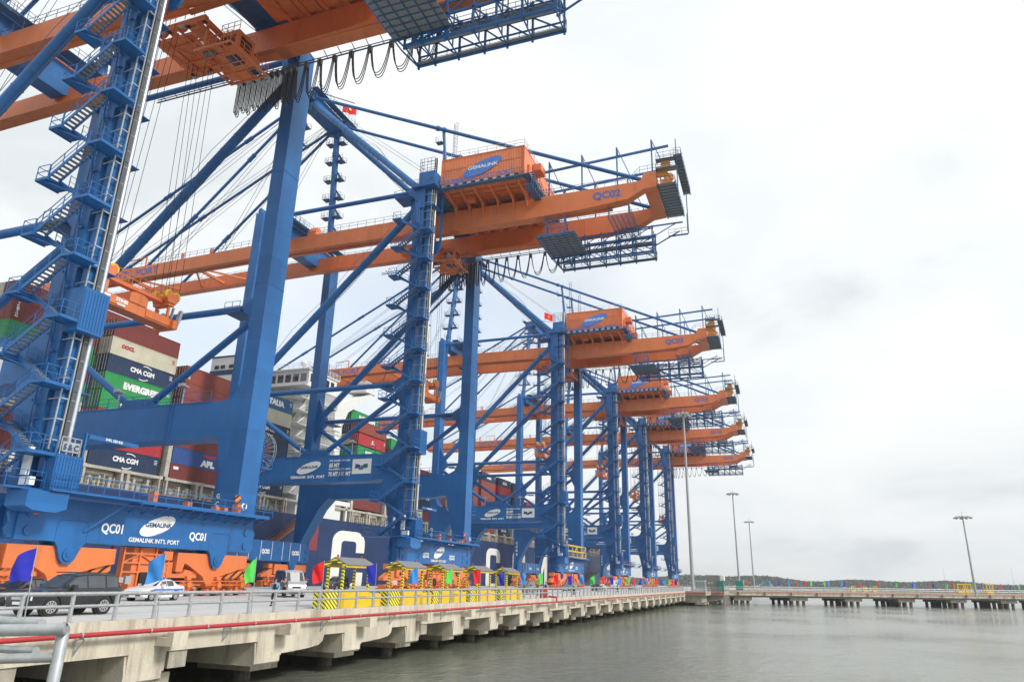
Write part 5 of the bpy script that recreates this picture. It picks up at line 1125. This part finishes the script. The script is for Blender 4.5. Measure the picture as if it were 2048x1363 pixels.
b.prism([(131, 31.0), (131, 38.2), (143.4, 43.4), (143.4, 42.2), (134, 36.5), (133, 31)], 'y', SY + 2.6, SY + 5); b.build('bridge_wing', wh, ship)
b = MB(); b.box(118, 130, SY + .02, SY + .5, 12.9, 16.9); b.box(130, 135.6, SY + .02, SY + .6, 16.0, 16.9); b.box(134.2, 134.8, SY + .1, SY + .6, 12.9, 16.2); b.build('side_bulwark', wh, ship, smooth=False)
b = MB(); b.box(122, 128, SY + .01, SY + .03, 1, 2)
gw = MB()
for e in (0, .9): gw.bar((104, SY - 1.4 + e, 4.0), (120, SY - 1.4 + e, 12.9), .12, .4); 
for e in (0, .9): gw.bar((104, SY - 1.4 + e, 5.1), (120, SY - 1.4 + e, 14.0), .07); gw.bar((104, SY - 1.4 + e, 4.6), (120, SY - 1.4 + e, 13.5), .05)
for i in range(34): x = 104.2 + i * .47; z = 4.0 + i * .262; gw.box(x, x + .3, SY - 1.4, SY - .5, z, z + .05)
for i in range(12): 
    x = 104 + i * 1.45; z = 4 + i * .807
    for e in (0, .9): gw.bar((x, SY - 1.4 + e, z), (x, SY - 1.4 + e, z + 1.1), .06)
gw.build('gangway', mat('gangway_brown', (.30, .14, .10), .6, metal=.2), ship)

# ------------------------------------------------------------------ containers
CC = {'maroon': (.19, .04, .035), 'brown': (.27, .06, .04), 'red': (.42, .035, .04), 'navy': (.022, .045, .10), 'blue': (.03, .085, .28), 'sea blue': (.02, .13, .27), 'green': (.03, .30, .085), 'cream': (.56, .53, .41), 'dark': (.04, .045, .05), 'sky blue': (.03, .22, .52)}
CM = {k: mat('container_' + k.replace(' ', '_'), v, .55, var=.1, scale=.5, dirt=(v[0]*.5 + .06, v[1]*.5 + .045, v[2]*.5 + .03), dirt_amt=.35) for k, v in CC.items()}
CM['bar'] = mat('door_bar', (.30, .30, .30), .5, metal=.3)
LEN, WID, HGT = 12.19, 2.44, 2.59
def container_proto():
    b = MB(); b.box(.05, LEN - .05, .07, WID - .07, .12, HGT - .06)
    for (x0, x1) in ((0, .16), (LEN - .16, LEN)):
        for (y0, y1) in ((0, .16), (WID - .16, WID)): b.box(x0, x1, y0, y1, 0, HGT)
    for y0, y1 in ((0, .1), (WID - .1, WID)): b.box(.16, LEN - .16, y0, y1, 0, .16); b.box(.16, LEN - .16, y0, y1, HGT - .11, HGT)
    for x0, x1 in ((0, .1), (LEN - .1, LEN)): b.box(x0, x1, .16, WID - .16, 0, .14); b.box(x0, x1, .16, WID - .16, HGT - .12, HGT)
    n = 42; st = (LEN - .36) / n
    for i in range(n):
        x = .18 + i * st; P = [(x, .075), (x + st*.18, .02), (x + st*.62, .02), (x + st*.8, .075), (x + st, .075)]
        for (a, y0), (c_, y1) in zip(P, P[1:]):
            if y0 == y1 == .075: continue
            b.add([(a, y0, .16), (c_, y1, .16), (c_, y1, HGT - .11), (a, y0, HGT - .11)], [(0, 1, 2, 3)])
    for y in (.25, 1.25): b.box(-.0, .05, y, y + .92, .18, HGT - .16)
    for z in (.8, 1.4, 2.0): b.box(-.012, .0, .2, WID - .2, z, z + .05)
    return b
o = container_proto().build('container', CM['maroon'], None, smooth=False); cont_me = o.data
o.data.materials.clear(); o.data.materials.append(CM['maroon'])
bm_ = MB()
for y in (.4, .9, 1.5, 2.05): bm_.tube((-.05, y, .12), (-.05, y, HGT - .1), .035, 6); bm_.box(-.09, -.02, y - .09, y + .09, 1.05, 1.15)
bars_me = bm_.build('locking_bar', CM['bar']); bars_mesh = bars_me.data; bpy.data.objects.remove(bars_me)
bpy.data.objects.remove(o)
nm = {'cma': 'CMA CGM', 'ever': 'EVERGREEN', 'oocl': 'OOCL', 'apl': 'APL', 'tri': 'TRITON', 'ita': 'ITALIA', 'del': 'DELMAS', 'unk': '', 'cos': 'o'}
def logos(c, kind):
    t = MB(); y = -.015; m = M['white']
    if kind == 'cma':
        put_text(t, 'CMA CGM', (3.9, y, .95), PX, PZ, 4.4, .75, .05)
        for (cx, cz, a0, a1, r) in ((6.6, 1.15, 50, 110, 1.25), (6.2, 1.35, -110, -50, 1.25)):
            P = [(cx + r*1.3*cos(R_(a0 + (a1-a0)*i/10)), cz + r*.95*sin(R_(a0 + (a1-a0)*i/10))) for i in range(11)]
            for p, q in zip(P, P[1:]): t.bar((p[0], y, p[1]), (q[0], y, q[1]), .03, .13)
    elif kind == 'ever': put_text(t, 'EVERGREEN', (3.3, y, .75), PX, PZ, 7.2, 1.05, .07)
    elif kind == 'oocl': put_text(t, 'OOCL', (1.7, y, 1.25), PX, PZ, 2.3, .6, .07); m = M['red']
    elif kind == 'apl':
        put_text(t, 'APL', (6.0, y, .3), PX, PZ, 3.2, 1.1, .08); w_ = MB(); w_.prism([(6.2, 2.25), (9.6, 2.25), (9.0, 1.85), (8.1, 1.75), (7.9, 1.6), (7.7, 1.75), (6.8, 1.85)], 'y', y - .01, y); w_.build('eagle_mark', M['red'], c)
    elif kind == 'tri':
        for i, ch in enumerate('TRITON'): put_text(t, ch, (.55, y, 2.15 - i * .34), PX, PZ, .36, .27, .05)
    elif kind == 'ita': put_text(t, 'ITALIA', (4.6, y, .8), PX, PZ, 5.0, 1.15, .08)
    elif kind == 'del':
        put_text(t, 'DELMAS', (4.2, y, .75), PX, PZ, 3.8, .9, .08); t.bar((6.4, y, 2.2), (7.4, y, 1.95), .03, .12)
    elif kind == 'cos': put_text(t, 'CRONOS', (5.3, y, .9), PX, PZ, 1.7, .22, .05); ellipse_t(t, 6.1, y, 1.5, .28)
    elif kind == 'tex': t.box(.6, 1.6, y - .01, y, 1.75, 2.2)
    if kind not in ('tri',): 
        for z in (2.0, 1.75, 1.5): t.box(LEN - 1.0, LEN - .45, y - .005, y, z, z + .09)
    t.build('lettering', m, c, smooth=False)
def ellipse_t(t, x, y, z, r): t.add([(x + r*cos(2*pi*k/20), y, z + r*sin(2*pi*k/20)) for k in range(20)], [tuple(range(20))])
ORD = ['bottom', 'second', 'third', 'fourth', 'fifth', 'sixth', 'seventh', 'eighth', 'ninth']
BN = ['leftmost bay', 'bay at the left edge', 'bay behind the QC01 stair leg', 'bay left of the funnel', 'bay just left of the bridge house', 'first bay right of the bridge house'] + [f'{w} bay right of the bridge house' for w in ('second', 'third', 'fourth', 'fifth', 'sixth', 'seventh', 'eighth', 'ninth', 'tenth', 'eleventh', 'twelfth', 'thirteenth', 'fourteenth', 'fifteenth', 'sixteenth', 'seventeenth')]
def near(*a): return list(a)
NR = {
 1: ['maroon', 'maroon', 'cream:oocl', 'green:ever', 'maroon', 'green', 'maroon:tri', 'maroon'],
 2: ['navy:cma', 'red', 'brown', 'green:ever', 'green:ever', 'navy:cma', 'cream:oocl', 'maroon'],
 3: ['maroon:tex', 'blue:apl', 'maroon', 'navy', 'brown', 'brown', 'brown:tri'],
 4: ['navy:cma', 'navy', 'navy', 'navy', 'navy:cma', 'cream', 'sea blue:ita'],
 5: ['maroon', 'maroon', 'navy:cma', 'maroon', 'green:ever', 'red:cos', 'brown'],
 6: ['maroon', 'red', 'green', 'maroon', 'red:cos', 'maroon', 'green:ever'],
 7: ['maroon', 'navy', 'blue:apl', 'maroon', 'brown'], 8: ['maroon', 'navy:cma', 'brown', 'blue', 'brown'],
 9: ['maroon', 'navy:cma', 'brown', 'brown:tri', 'brown', 'navy:del'],
 10: ['maroon', 'navy:cma', 'maroon', 'brown', 'brown', 'brown', 'navy:del'], 11: ['navy:cma', 'navy:cma', 'sea blue', 'blue:apl', 'blue:apl', 'red', 'navy:del'],
 12: ['sky blue:cos', 'maroon', 'cream', 'cream', 'navy:cma', 'maroon', 'navy:del'], 13: ['maroon', 'cream', 'navy', 'red', 'red'], 14: ['maroon', 'red', 'brown', 'red', 'green:ever'],
 15: ['navy', 'maroon', 'brown', 'green'], 16: ['maroon', 'brown', 'blue'], 17: ['maroon', 'brown', 'red'], 18: ['maroon', 'brown'], 19: ['maroon', 'maroon'], 20: ['maroon', 'brown']}
pal = ['maroon', 'brown', 'green', 'navy', 'blue', 'maroon', 'red', 'dark', 'cream']
total = 0
rnd = random.Random(11)
for bi in range(1, 21):
    x = BAY[bi]; zb = 15.7 + (deck_z(x) - ZD); base_n = len(NR[bi]); th = 2.625
    if bi == 3: zb -= .35
    if bi in (5,): zb += .3; th = 2.82
    rows = {1: 2, 2: 5, 3: 4, 4: 3, 5: 6, 6: 4}.get(bi, 2)
    for row in range(rows):
        tiers = NR[bi] if row == 0 else [rnd.choice(pal) for _ in range(base_n + (1 if bi == 5 else 0) + (1 if bi in (2,) and row > 1 else 0))]
        if bi == 5 and row == 1: tiers[-1] = 'green:ever'
        if bi == 5 and row == 2: tiers[-1] = 'maroon'
        for ti, sp in enumerate(tiers):
            if row >= 1 and bi not in (2, 5) and ti < len(tiers) - 2: continue
            if row >= 2 and bi in (2, 5) and ti < len(tiers) - 6: continue
            col, _, kind = sp.partition(':')
            o = bpy.data.objects.new('shipping_container', cont_me); COL.objects.link(o); o.location = (x, SY + .55 + row * 2.5, zb + ti * th)
            o.material_slots[0].link = 'OBJECT'; o.material_slots[0].material = CM[col]
            if bi in (2, 3, 5, 6): 
                q = bpy.data.objects.new('locking_bar', bars_mesh); COL.objects.link(q); q.parent = o
            if kind: logos(o, kind)
            lab = f'{col} container, {ORD[ti]} tier, ' + ('' if row == 0 else f'{ORD[row]} row in, ') + BN[bi]
            tag(o, lab, 'container', 'containers stacked on the ship'); total += 1
print('containers', total)

# ------------------------------------------------------------------ far shore
f = MB(); rnd = random.Random(5)
def shore_pts(a): return 1500 * cos(a), 1500 * sin(a)
NF = 26000
for i in range(NF):
    a = R_(rnd.uniform(-26, 27)); d = 1450 + rnd.random() ** .8 * 420
    hgt = 14.5 + 4.5 * sin(a * 23) * sin(a * 7 + 1) + 2.5 * sin(a * 61); hgt += (d - 1450) * .013
    z = -3 + rnd.random() ** .55 * hgt; s = rnd.uniform(1.6, 4.2); x, y = d * cos(a), d * sin(a)
    n = V((rnd.uniform(-1, 1), rnd.uniform(-1, 1), rnd.uniform(.1, 1.2))).normalized(); u = n.orthogonal().normalized(); v_ = n.cross(u); c = V((x, y, z))
    k = 5; r0 = rnd.uniform(0, 6)
    f.add([c + u * (s * rnd.uniform(.6, 1) * cos(r0 + 2*pi*j/k)) + v_ * (s * rnd.uniform(.6, 1) * sin(r0 + 2*pi*j/k)) for j in range(k)], [tuple(range(k))])
fo = f.build('mangrove_forest', mat('mangrove_leaves', (.045, .065, .036), .9, var=.4, scale=.05, spec=.1), smooth=False); tag(fo, 'long low line of dark green mangrove forest on the far bank', 'forest', kind='stuff')
g = MB(); P = [(1440 * cos(R_(a)), 1440 * sin(R_(a))) for a in range(-30, 32, 2)]; Q = [(4500 * cos(R_(a)), 4500 * sin(R_(a))) for a in range(30, -32, -2)]
g.prism(P + Q, 'z', -4, -2.9); tag(g.build('far_bank', mat('far_bank_soil', (.10, .12, .06), .9)), kind='structure')

# ------------------------------------------------------------------ vehicles (built nose towards -x, ground at z=0, centred on y=0)
CARP = {}
def paint(name, col, metal=.0, rough=.3):
    if name not in CARP: CARP[name] = mat(name, col, rough, metal=metal, var=.04, coat=.6)
    return CARP[name]
M['rim'] = mat('alloy_rim', (.55, .56, .57), .3, metal=.6); M['lamp'] = mat('lamp_glass', (.75, .77, .78), .15); M['tail'] = mat('tail_lamp', (.5, .03, .03), .25); M['plastic'] = mat('black_plastic', (.03, .03, .032), .6)
def lerp(a, b, t): return a + (b - a) * t
def car(kind, body, lab, x, y, rz=0, police=False):
    if kind == 'suv':
        L, Wd, base, wr, fw = 4.7, 1.84, 2.75, .39, .95
        st = [(0, .45, .80, .84, .70, .72, .60), (.12, .34, .95, .99, .84, .86, .72), (.45, .30, 1.04, 1.09, .90, .91, .78), (1.30, .30, 1.12, 1.17, .92, .91, .74), (1.42, .30, 1.13, 1.20, .92, .91, .72), (2.15, .30, 1.13, 1.74, .92, .91, .66), (2.5, .30, 1.13, 1.80, .92, .91, .66), (3.4, .30, 1.14, 1.82, .92, .91, .66), (4.2, .30, 1.16, 1.80, .92, .91, .65), (4.42, .34, 1.18, 1.70, .91, .88, .63), (4.64, .42, 1.12, 1.22, .86, .84, .68), (4.7, .48, 1.0, 1.05, .80, .80, .66)]
        ws, rw = (1.45, 2.12), (4.40, 4.60); side = [(1.75, 2.62), (2.70, 3.62), (3.72, 4.36)]
    elif kind == 'sedan':
        L, Wd, base, wr, fw = 4.6, 1.76, 2.65, .32, .88
        st = [(0, .38, .62, .66, .66, .66, .55), (.14, .24, .74, .78, .80, .80, .66), (.5, .20, .84, .88, .86, .86, .72), (1.25, .18, .92, .97, .88, .87, .72), (1.40, .18, .93, .99, .88, .87, .70), (2.1, .18, .93, 1.40, .88, .86, .60), (2.5, .18, .94, 1.46, .88, .86, .58), (3.1, .18, .95, 1.45, .88, .86, .58), (3.5, .18, .97, 1.34, .88, .86, .58), (4.0, .20, .99, 1.06, .87, .85, .66), (4.5, .26, .98, 1.02, .82, .80, .68), (4.6, .36, .86, .90, .74, .74, .62)]
        ws, rw = (1.43, 2.12), (3.42, 3.98); side = [(1.75, 2.45), (2.52, 3.25)]
    else:
        L, Wd, base, wr, fw = 5.6, 1.95, 3.4, .36, 1.0
        st = [(0, .40, .85, .9, .78, .78, .70), (.1, .28, 1.05, 1.1, .90, .90, .80), (.4, .26, 1.18, 1.26, .95, .94, .82), (.75, .26, 1.24, 1.36, .97, .95, .82), (1.35, .26, 1.26, 2.2, .97, .95, .78), (1.8, .26, 1.26, 2.36, .97, .95, .80), (3.0, .26, 1.26, 2.38, .97, .95, .80), (5.2, .26, 1.26, 2.36, .97, .95, .80), (5.55, .34, 1.26, 2.25, .95, .93, .78), (5.6, .44, 1.2, 2.1, .9, .9, .76)]
        ws, rw = (.78, 1.32), (5.56, 5.59); side = [(1.1, 1.8), (1.95, 2.9), (3.0, 4.0), (4.1, 5.1)]
    def sec(xx):
        for a, b in zip(st, st[1:]):
            if a[0] <= xx <= b[0]: t = (xx - a[0]) / (b[0] - a[0]); return [lerp(p, q, t) for p, q in zip(a, b)]
        return list(st[-1])
    root = empty('car', (x, y, 0), rz)
    mb = MB(); ring = []; X = sorted(set([s[0] for s in st] + [i * .16 for i in range(1, int(L / .16))])); nr = 0
    for xx in X:
        _, zl, zb, zt, wl, wb, wt = sec(xx)
        for ax in (fw, fw + base):        # wheel arch cut
            d = abs(xx - ax)
            if d < wr + .08: zl = max(zl, sqrt(max(0, (wr + .09) ** 2 - d * d)) + wr - .02)
        H = [(wl * .90, zl), (wl, zl + .06), (wl + .015, lerp(zl, zb, .55)), (wb, zb), (lerp(wb, wt, .12), zb + .04 * (zt > zb + .15)), (wt + .03, zt - .05 * (zt > zb + .15)), (wt - .06, zt), (wt * .4, zt + .015)]
        R = [(xx - L/2, -w_, z) for w_, z in H] + [(xx - L/2, w_, z) for w_, z in reversed(H)]; nr = len(R); ring += R
    fs = [(i*nr + j, i*nr + (j+1) % nr, (i+1)*nr + (j+1) % nr, (i+1)*nr + j) for i in range(len(X) - 1) for j in range(nr)] + [tuple(range(nr - 1, -1, -1)), tuple(range((len(X)-1)*nr, len(X)*nr))]
    mb.add(ring, fs); bd = mb.build('body', body, root)
    for s in (-1, 1):
        for (a, b) in side:
            g = MB(); n = 6; vs = []
            for i in range(n + 1):
                xx = lerp(a, b, i / n); _, zl, zb, zt, wl, wb, wt = sec(xx); z0 = zb + .05; z1 = max(z0 + .02, zt - .09)
                wz = lambda z: lerp(lerp(wb, wt, .12), wt + .03, (z - zb - .04) / max(.05, zt - .05 - zb - .04)) + .012
                vs += [(xx - L/2, s * wz(z0), z0), (xx - L/2, s * wz(z1), z1)]
            g.add(vs, [(2*i, 2*i+2, 2*i+3, 2*i+1) for i in range(n)]); g.build('window', M['glass'], bd, smooth=False)
    for (a, b), nmn in ((ws, 'windscreen'), (rw, 'rear_window')):
        g = MB(); A, B = sec(a), sec(b)
        if nmn == 'windscreen': g.add([(a - L/2, -A[6]*.97, A[3] + .012), (a - L/2, A[6]*.97, A[3] + .012), (b - L/2, B[6]*.9, B[3] + .01), (b - L/2, -B[6]*.9, B[3] + .01)], [(0, 1, 2, 3)])
        else: g.add([(a - L/2, -A[6]*.9, A[3] + .012), (a - L/2, A[6]*.9, A[3] + .012), (b - L/2 + .02, B[6]*.95, B[3] + .012), (b - L/2 + .02, -B[6]*.95, B[3] + .012)], [(0, 1, 2, 3)])
        g.build(nmn, M['glass'], bd, smooth=False)
    for s in (-1, 1):
        for ax in (fw, fw + base):
            t = MB(); yc = s * (Wd/2 - .13); t.tube((ax - L/2, yc - .12, wr), (ax - L/2, yc + .12, wr), wr, 28); 
            w_ = t.build('wheel', M['antif'], root); r = MB(); yo = yc + s * .125
            r.disc((ax - L/2, yo, wr), 'y', wr * .16, .03, 12)
            for k in range(10):
                a = 2*pi*k/10; r.bar((ax - L/2, yo, wr), (ax - L/2 + wr*.62*cos(a), yo, wr + wr*.62*sin(a)), .045, .02, up=(0, 1, 0))
            P = [(ax - L/2 + wr*.64*cos(2*pi*k/24), yo, wr + wr*.64*sin(2*pi*k/24)) for k in range(25)]
            r.path(P, .022, 5); r.build('rim', M['rim'], w_)
            d = MB(); d.disc((ax - L/2, yc - s*.03, wr + .02), 'y', wr + .07, .2, 24); d.build('wheel_well', M['plastic'], bd)
    f = MB(); zf = st[1][2]
    for s in (-1, 1): f = MB(); f.prism([(s*.80*Wd/1.84, zf - .28), (s*.80*Wd/1.84, zf - .06), (s*.42, zf - .09), (s*.42, zf - .24)], 'x', -L/2 + .02, -L/2 + .2); f.build('headlight', M['lamp'], bd)
    for s in (-1, 1): f = MB(); f.box(L/2 - .16, L/2 - .02, *sorted((s * Wd*.35, s * Wd*.45)), zf - .1, zf + .12); f.build('tail_light', M['tail'] if kind != 'suv' else M['lamp'], bd)
    f = MB(); f.box(-L/2 - .01, -L/2 + .12, -.38, .38, zf - .26, zf - .1); f.build('grille', M['rim'] if kind == 'suv' else M['plastic'], bd)
    f = MB(); f.box(-L/2 - .02, -L/2 + .1, -.6, .6, .34, .46); f.build('air_intake', M['plastic'], bd); f = MB(); f.box(-L/2 - .03, -L/2 + .05, -.24, .24, zf - .46, zf - .34); f.build('number_plate', M['white'], bd)
    for s in (-1, 1):
        c = MB(); xx = side[0][0] + .12; c.box(xx - L/2 - .1, xx - L/2 + .08, *sorted((s * (Wd/2 - .02), s * (Wd/2 + .2))), st[5][2] + .02, st[5][2] + .2); c.build('mirror', body if kind != 'suv' else M['plastic'], bd)
        for (a, b) in side[:2]: c = MB(); c.bar((b - .28 - L/2, s * (Wd/2 + .01), st[5][2] - .12), (b - .08 - L/2, s * (Wd/2 + .01), st[5][2] - .12), .035); c.build('door_handle', M['rim'], bd)
        c = MB()
        for (a, b) in side: c.bar((b + .04 - L/2, s * (Wd/2 + .008), .42), (b + .04 - L/2, s * (Wd/2 + .0), st[5][2]), .012)
        c.build('door_seam', M['plastic'], bd)
        if kind == 'suv':
            c = MB(); c.bar((2.1 - L/2, s * .62, 1.86), (4.2 - L/2, s * .62, 1.86), .05); c.build('roof_rail', M['plastic'], bd); c = MB(); c.box(1.4 - L/2, 3.3 - L/2, *sorted((s * .8, s * .98)), .30, .40); c.build('side_step', M['plastic'], bd)
    if police:
        c = MB(); c.box(-.15, .1, -.62, -.1, 1.48, 1.6); c.build('blue_beacon', mat('beacon_blue', (.02, .1, .7), .2), root); c = MB(); c.box(-.15, .1, .1, .62, 1.48, 1.6); c.build('red_beacon', M['tail'], root); c = MB(); c.box(-.15, .1, -.1, .1, 1.48, 1.57); c.build('beacon_base', M['white'], root)
        for s in (-1, 1): c = MB(); c.box(1.0 - L/2, 4.3 - L/2, *sorted((s * (Wd/2 + .012), s * (Wd/2 + .02))), .70, .82); c.build('blue_stripe', mat('stripe_blue', (.05, .15, .6), .4), bd)
    tag(root, lab, 'car' if kind != 'van' else 'van', 'vehicles on the wharf'); return root
car('suv', paint('charcoal_paint', (.022, .024, .027), .3, .28), 'charcoal grey SUV with alloy wheels driving by at the left edge', 25.95, 31.65)
car('sedan', paint('black_paint', (.010, .010, .011)), 'black car half hidden behind the charcoal SUV and the dark blue flag', 31.0, 41.5, R_(8))
p_ = ray(316, 1197, z=0); car('sedan', paint('police_white', (.72, .73, .74)), 'white police car with blue stripe and red and blue roof lights', 42.2, 42.9, R_(9), True)
car('van', paint('silver_paint', (.50, .50, .50), .5, .35), 'silver minibus facing the camera beside the guard', 59.5, 44.2, R_(50))
car('suv', paint('dark_grey_paint', (.07, .07, .075), .3), 'dark grey people carrier seen through the nearest striped shelter', 86, 56.5, R_(5))
car('suv', paint('grey_paint', (.16, .17, .17), .3), 'grey car behind the people past the last striped shelter', 104, 36, R_(0))
car('suv', paint('steel_grey_paint', (.22, .23, .23), .4), 'steel grey off-roader parked below the crane QC03', 131, 37, R_(0))
car('sedan', paint('black_paint', (.01, .01, .011)), 'black car right of the steel grey off-roader', 150, 36.5)
car('sedan', paint('pearl_paint', (.6, .6, .6)), 'pearl white car behind the dark blue flag further along', 168, 40)
car('van', paint('white_paint', (.72, .72, .72)), 'white van between the legs of the far cranes', 215, 47, R_(5))
car('sedan', paint('silver_two', (.4, .41, .42), .4), 'silver car at the far end of the wharf', 196, 38)

# ------------------------------------------------------------------ people
def skin(name, verts, edges, rad, m, parent, sub=2):
    me = bpy.data.meshes.new(name); me.from_pydata([tuple(v) for v in verts], edges, []); o = bpy.data.objects.new(name, me); COL.objects.link(o)
    md = o.modifiers.new('s', 'SKIN'); md.use_smooth_shade = True; o.modifiers.new('d', 'SUBSURF').levels = sub; o.modifiers['d'].render_levels = sub
    for i, r in enumerate(rad): me.skin_vertices[0].data[i].radius = (r, r) if not isinstance(r, tuple) else r
    me.skin_vertices[0].data[0].use_root = True
    dg = bpy.context.evaluated_depsgraph_get(); me2 = bpy.data.meshes.new_from_object(o.evaluated_get(dg)); bpy.data.objects.remove(o)
    me2.materials.clear(); me2.materials.append(m); me2.shade_smooth(); o2 = bpy.data.objects.new(name, me2); COL.objects.link(o2); o2.parent = parent; return o2
SK = mat('skin', (.42, .24, .16), .6); CL_ = {}
def cloth(n, c):
    if n not in CL_: CL_[n] = mat('cloth_' + n, c, .85, var=.15, scale=8)
    return CL_[n]
def person(x, y, rz, shirt, trousers, lab, vest=None, cap=None, bend=.1):
    r = empty('person', (x, y, 0), rz)      # facing -x
    V_ = [(0, 0, .95), (0, 0, 1.12), (0, 0, 1.34), (0, 0, 1.46), (-.015, 0, 1.56), (-.02, 0, 1.66), (-.01, 0, 1.72)]
    E_ = [(i, i + 1) for i in range(6)]; Rr = [(.15, .12), (.14, .115), (.165, .115), (.06, .06), (.055, .055), (.085, .10), (.06, .07)]
    def ch(root, pts, rs):
        p = root
        for q, w_ in zip(pts, rs): V_.append(q); Rr.append(w_); E_.append((p, len(V_) - 1)); p = len(V_) - 1
    for s in (-1, 1):
        ch(0, [(0, s*.1, .86), (-.02, s*.11, .48), (.0, s*.12, .09), (-.14, s*.13, .05)], [.085, .058, .04, .035])
        ch(2, [(0, s*.2, 1.38), (.03, s*.27, 1.12), (-.10 - bend, s*.24, .93), (-.14 - bend, s*.22, .86)], [.06, .045, .032, .03])
    body = skin('body', V_, E_, Rr, SK, r)
    skin('shirt', [(0, 0, .93), (0, 0, 1.12), (0, 0, 1.34), (0, 0, 1.44)] + [q for s in (-1, 1) for q in ((0, s*.2, 1.385), (.03, s*.27, 1.12), (-.07 - bend*.8, s*.245, .97))], [(0, 1), (1, 2), (2, 3), (2, 4), (4, 5), (5, 6), (2, 7), (7, 8), (8, 9)], [(.165, .14), (.16, .135), (.185, .135), (.075, .07), .075, .06, .05, .075, .06, .05], shirt, r)
    skin('trousers', [(0, 0, .99), (0, 0, .9)] + [q for s in (-1, 1) for q in ((0, s*.1, .84), (-.02, s*.11, .48), (0, s*.12, .11))], [(0, 1), (1, 2), (2, 3), (3, 4), (1, 5), (5, 6), (6, 7)], [(.155, .13), (.15, .13), .1, .075, .062, .1, .075, .062], trousers, r)
    if vest: skin('vest', [(0, 0, .98), (0, 0, 1.15), (0, 0, 1.33), (0, 0, 1.42)], [(0, 1), (1, 2), (2, 3)], [(.185, .16), (.18, .155), (.195, .155), (.11, .09)], vest, r)
    h = MB(); 
    for j in range(5):
        a0, a1 = pi/2*j/5, pi/2*(j+1)/5; h.tube((-.01, 0, 1.69 + .085*sin(a0)), (-.01, 0, 1.69 + .085*sin(a1)), .105*cos(a0), 14, max(.004, .105*cos(a1)), cap=False)
    if cap: h.prism([(-.2, -.08), (-.2, .08), (-.05, .1), (-.05, -.1)], 'z', 1.69, 1.705)
    h.build('cap' if cap else 'hair', cap or M['plastic'], r)
    e = MB()
    for s in (-1, 1): e.box(-.108, -.1, s*.035 - .012, s*.035 + .012, 1.645, 1.66)
    e.build('eyes', M['dark'], body) ; e = MB(); e.prism([(-.105, 1.64), (-.125, 1.61), (-.105, 1.605)], 'y', -.012, .012); e.build('nose', SK, body)
    for s in (-1, 1): 
        hd = MB(); hx, hy, hz = -.14 - bend, s * .22, .83
        for k in range(4): hd.path([(hx + .02 - k*.022, hy, hz + .03), (hx + .015 - k*.024, hy, hz - .03), (hx + .0 - k*.022, hy - s*.012, hz - .06 + abs(k - 1.4)*.008)], .0095, 5)
        hd.path([(hx - .03, hy - s*.02, hz + .03), (hx - .05, hy - s*.03, hz), (hx - .055, hy - s*.03, hz - .03)], .010, 5); hd.build('hand', SK, body)
    for s in (-1, 1): b = MB(); b.prism([(-.2, s*.13 - .05), (-.2, s*.13 + .05), (.06, s*.12 + .045), (.06, s*.12 - .045)], 'z', 0.0, .09); b.build('shoe', M['plastic'], r)
    tag(r, lab, 'person', 'people on the wharf'); return r
g_ = ray(546, 1211, z=0)
person(g_.x, g_.y, R_(20), cloth('sky', (.16, .38, .70)), cloth('black', (.015, .015, .018)), 'guard in sky blue shirt, black vest and cap left of the minibus', cloth('black', (.015, .015, .018)), cloth('black', (.015, .015, .018)))
g2 = ray(556, 1200, z=0); person(56.5, 42.5, R_(200), cloth('grey', (.1, .1, .11)), cloth('black', (.015, .015, .018)), 'person in dark clothes standing half hidden behind the guard')
for u, x, sh, tr_, lab, vs_ in ((1049, 87, 'olive', 'olive', 'person in olive uniform nearest the red hydrant', None), (1075, 93, 'olive', 'black', 'person in olive top walking behind the green flag', None), (1092, 97, 'sky', 'black', 'person in light blue shirt and dark vest past the hydrant', 'black'), (1147, 110, 'olive', 'black', 'person in olive uniform in front of the steel grey off-roader', None), (1235, 150, 'sky', 'black', 'person in light blue near the foot of QC04', None)):
    P = ray(u, 1172, x=x); cc = {'olive': (.10, .13, .06), 'sky': (.16, .38, .70), 'black': (.015, .015, .018)}
    person(x, max(28, P.y), R_(random.uniform(-60, 90)), cloth(sh, cc[sh]), cloth(tr_, cc[tr_]), lab, cloth(vs_, cc[vs_]) if vs_ else None, cloth('olive', cc['olive']) if sh == 'olive' else cloth('black', cc['black']))

# yellow maintenance frame standing on the sill walkway of QC03
yf = MB(); x0, x1, y0, y1, z0, z1 = 173 - 7.6, 173 + 8.6, 46.95, 48.15, 7.25, 9.9
for x in (x0, x0 + 4, x0 + 8.1, x0 + 12.2, x1):
    for y in (y0, y1): yf.bar((x, y, z0), (x, y, z1), .16)
for z in (z0 + .1, z0 + 1.4, z1):
    for y in (y0, y1): yf.bar((x0, y, z), (x1, y, z), .14)
for k in range(4): yf.bar((x0 + 4.05*k, y0, z0 + (0 if k % 2 else 1.4)), (x0 + 4.05*(k+1), y0, z1 - (1.4 if k % 2 == 0 else 0)), .12)
for k in range(22): yf.bar((x0 + .7 * k, y0, z0), (x0 + .7*k, y0, z0 + 1.4), .05)
tag(yf.build('yellow_frame', M['yellow']), 'yellow steel lifting frame standing on the sill walkway of QC03', 'lifting frame')

# ------------------------------------------------------------------ haze
hz = MB(); hz.box(-420, 2600, -2300, 2300, -7.2, 102); hm = bpy.data.materials.new('haze_air'); hm.use_nodes = True; t = hm.node_tree; t.nodes.clear()
o_ = N(t, 'ShaderNodeOutputMaterial'); pv = N(t, 'ShaderNodeVolumePrincipled'); pv.inputs['Color'].default_value = (.93, .96, 1, 1); pv.inputs['Density'].default_value = .0002; pv.inputs['Anisotropy'].default_value = .3; t.links.new(pv.outputs[0], o_.inputs['Volume'])
tag(hz.build('haze', hm, smooth=False), kind='stuff')
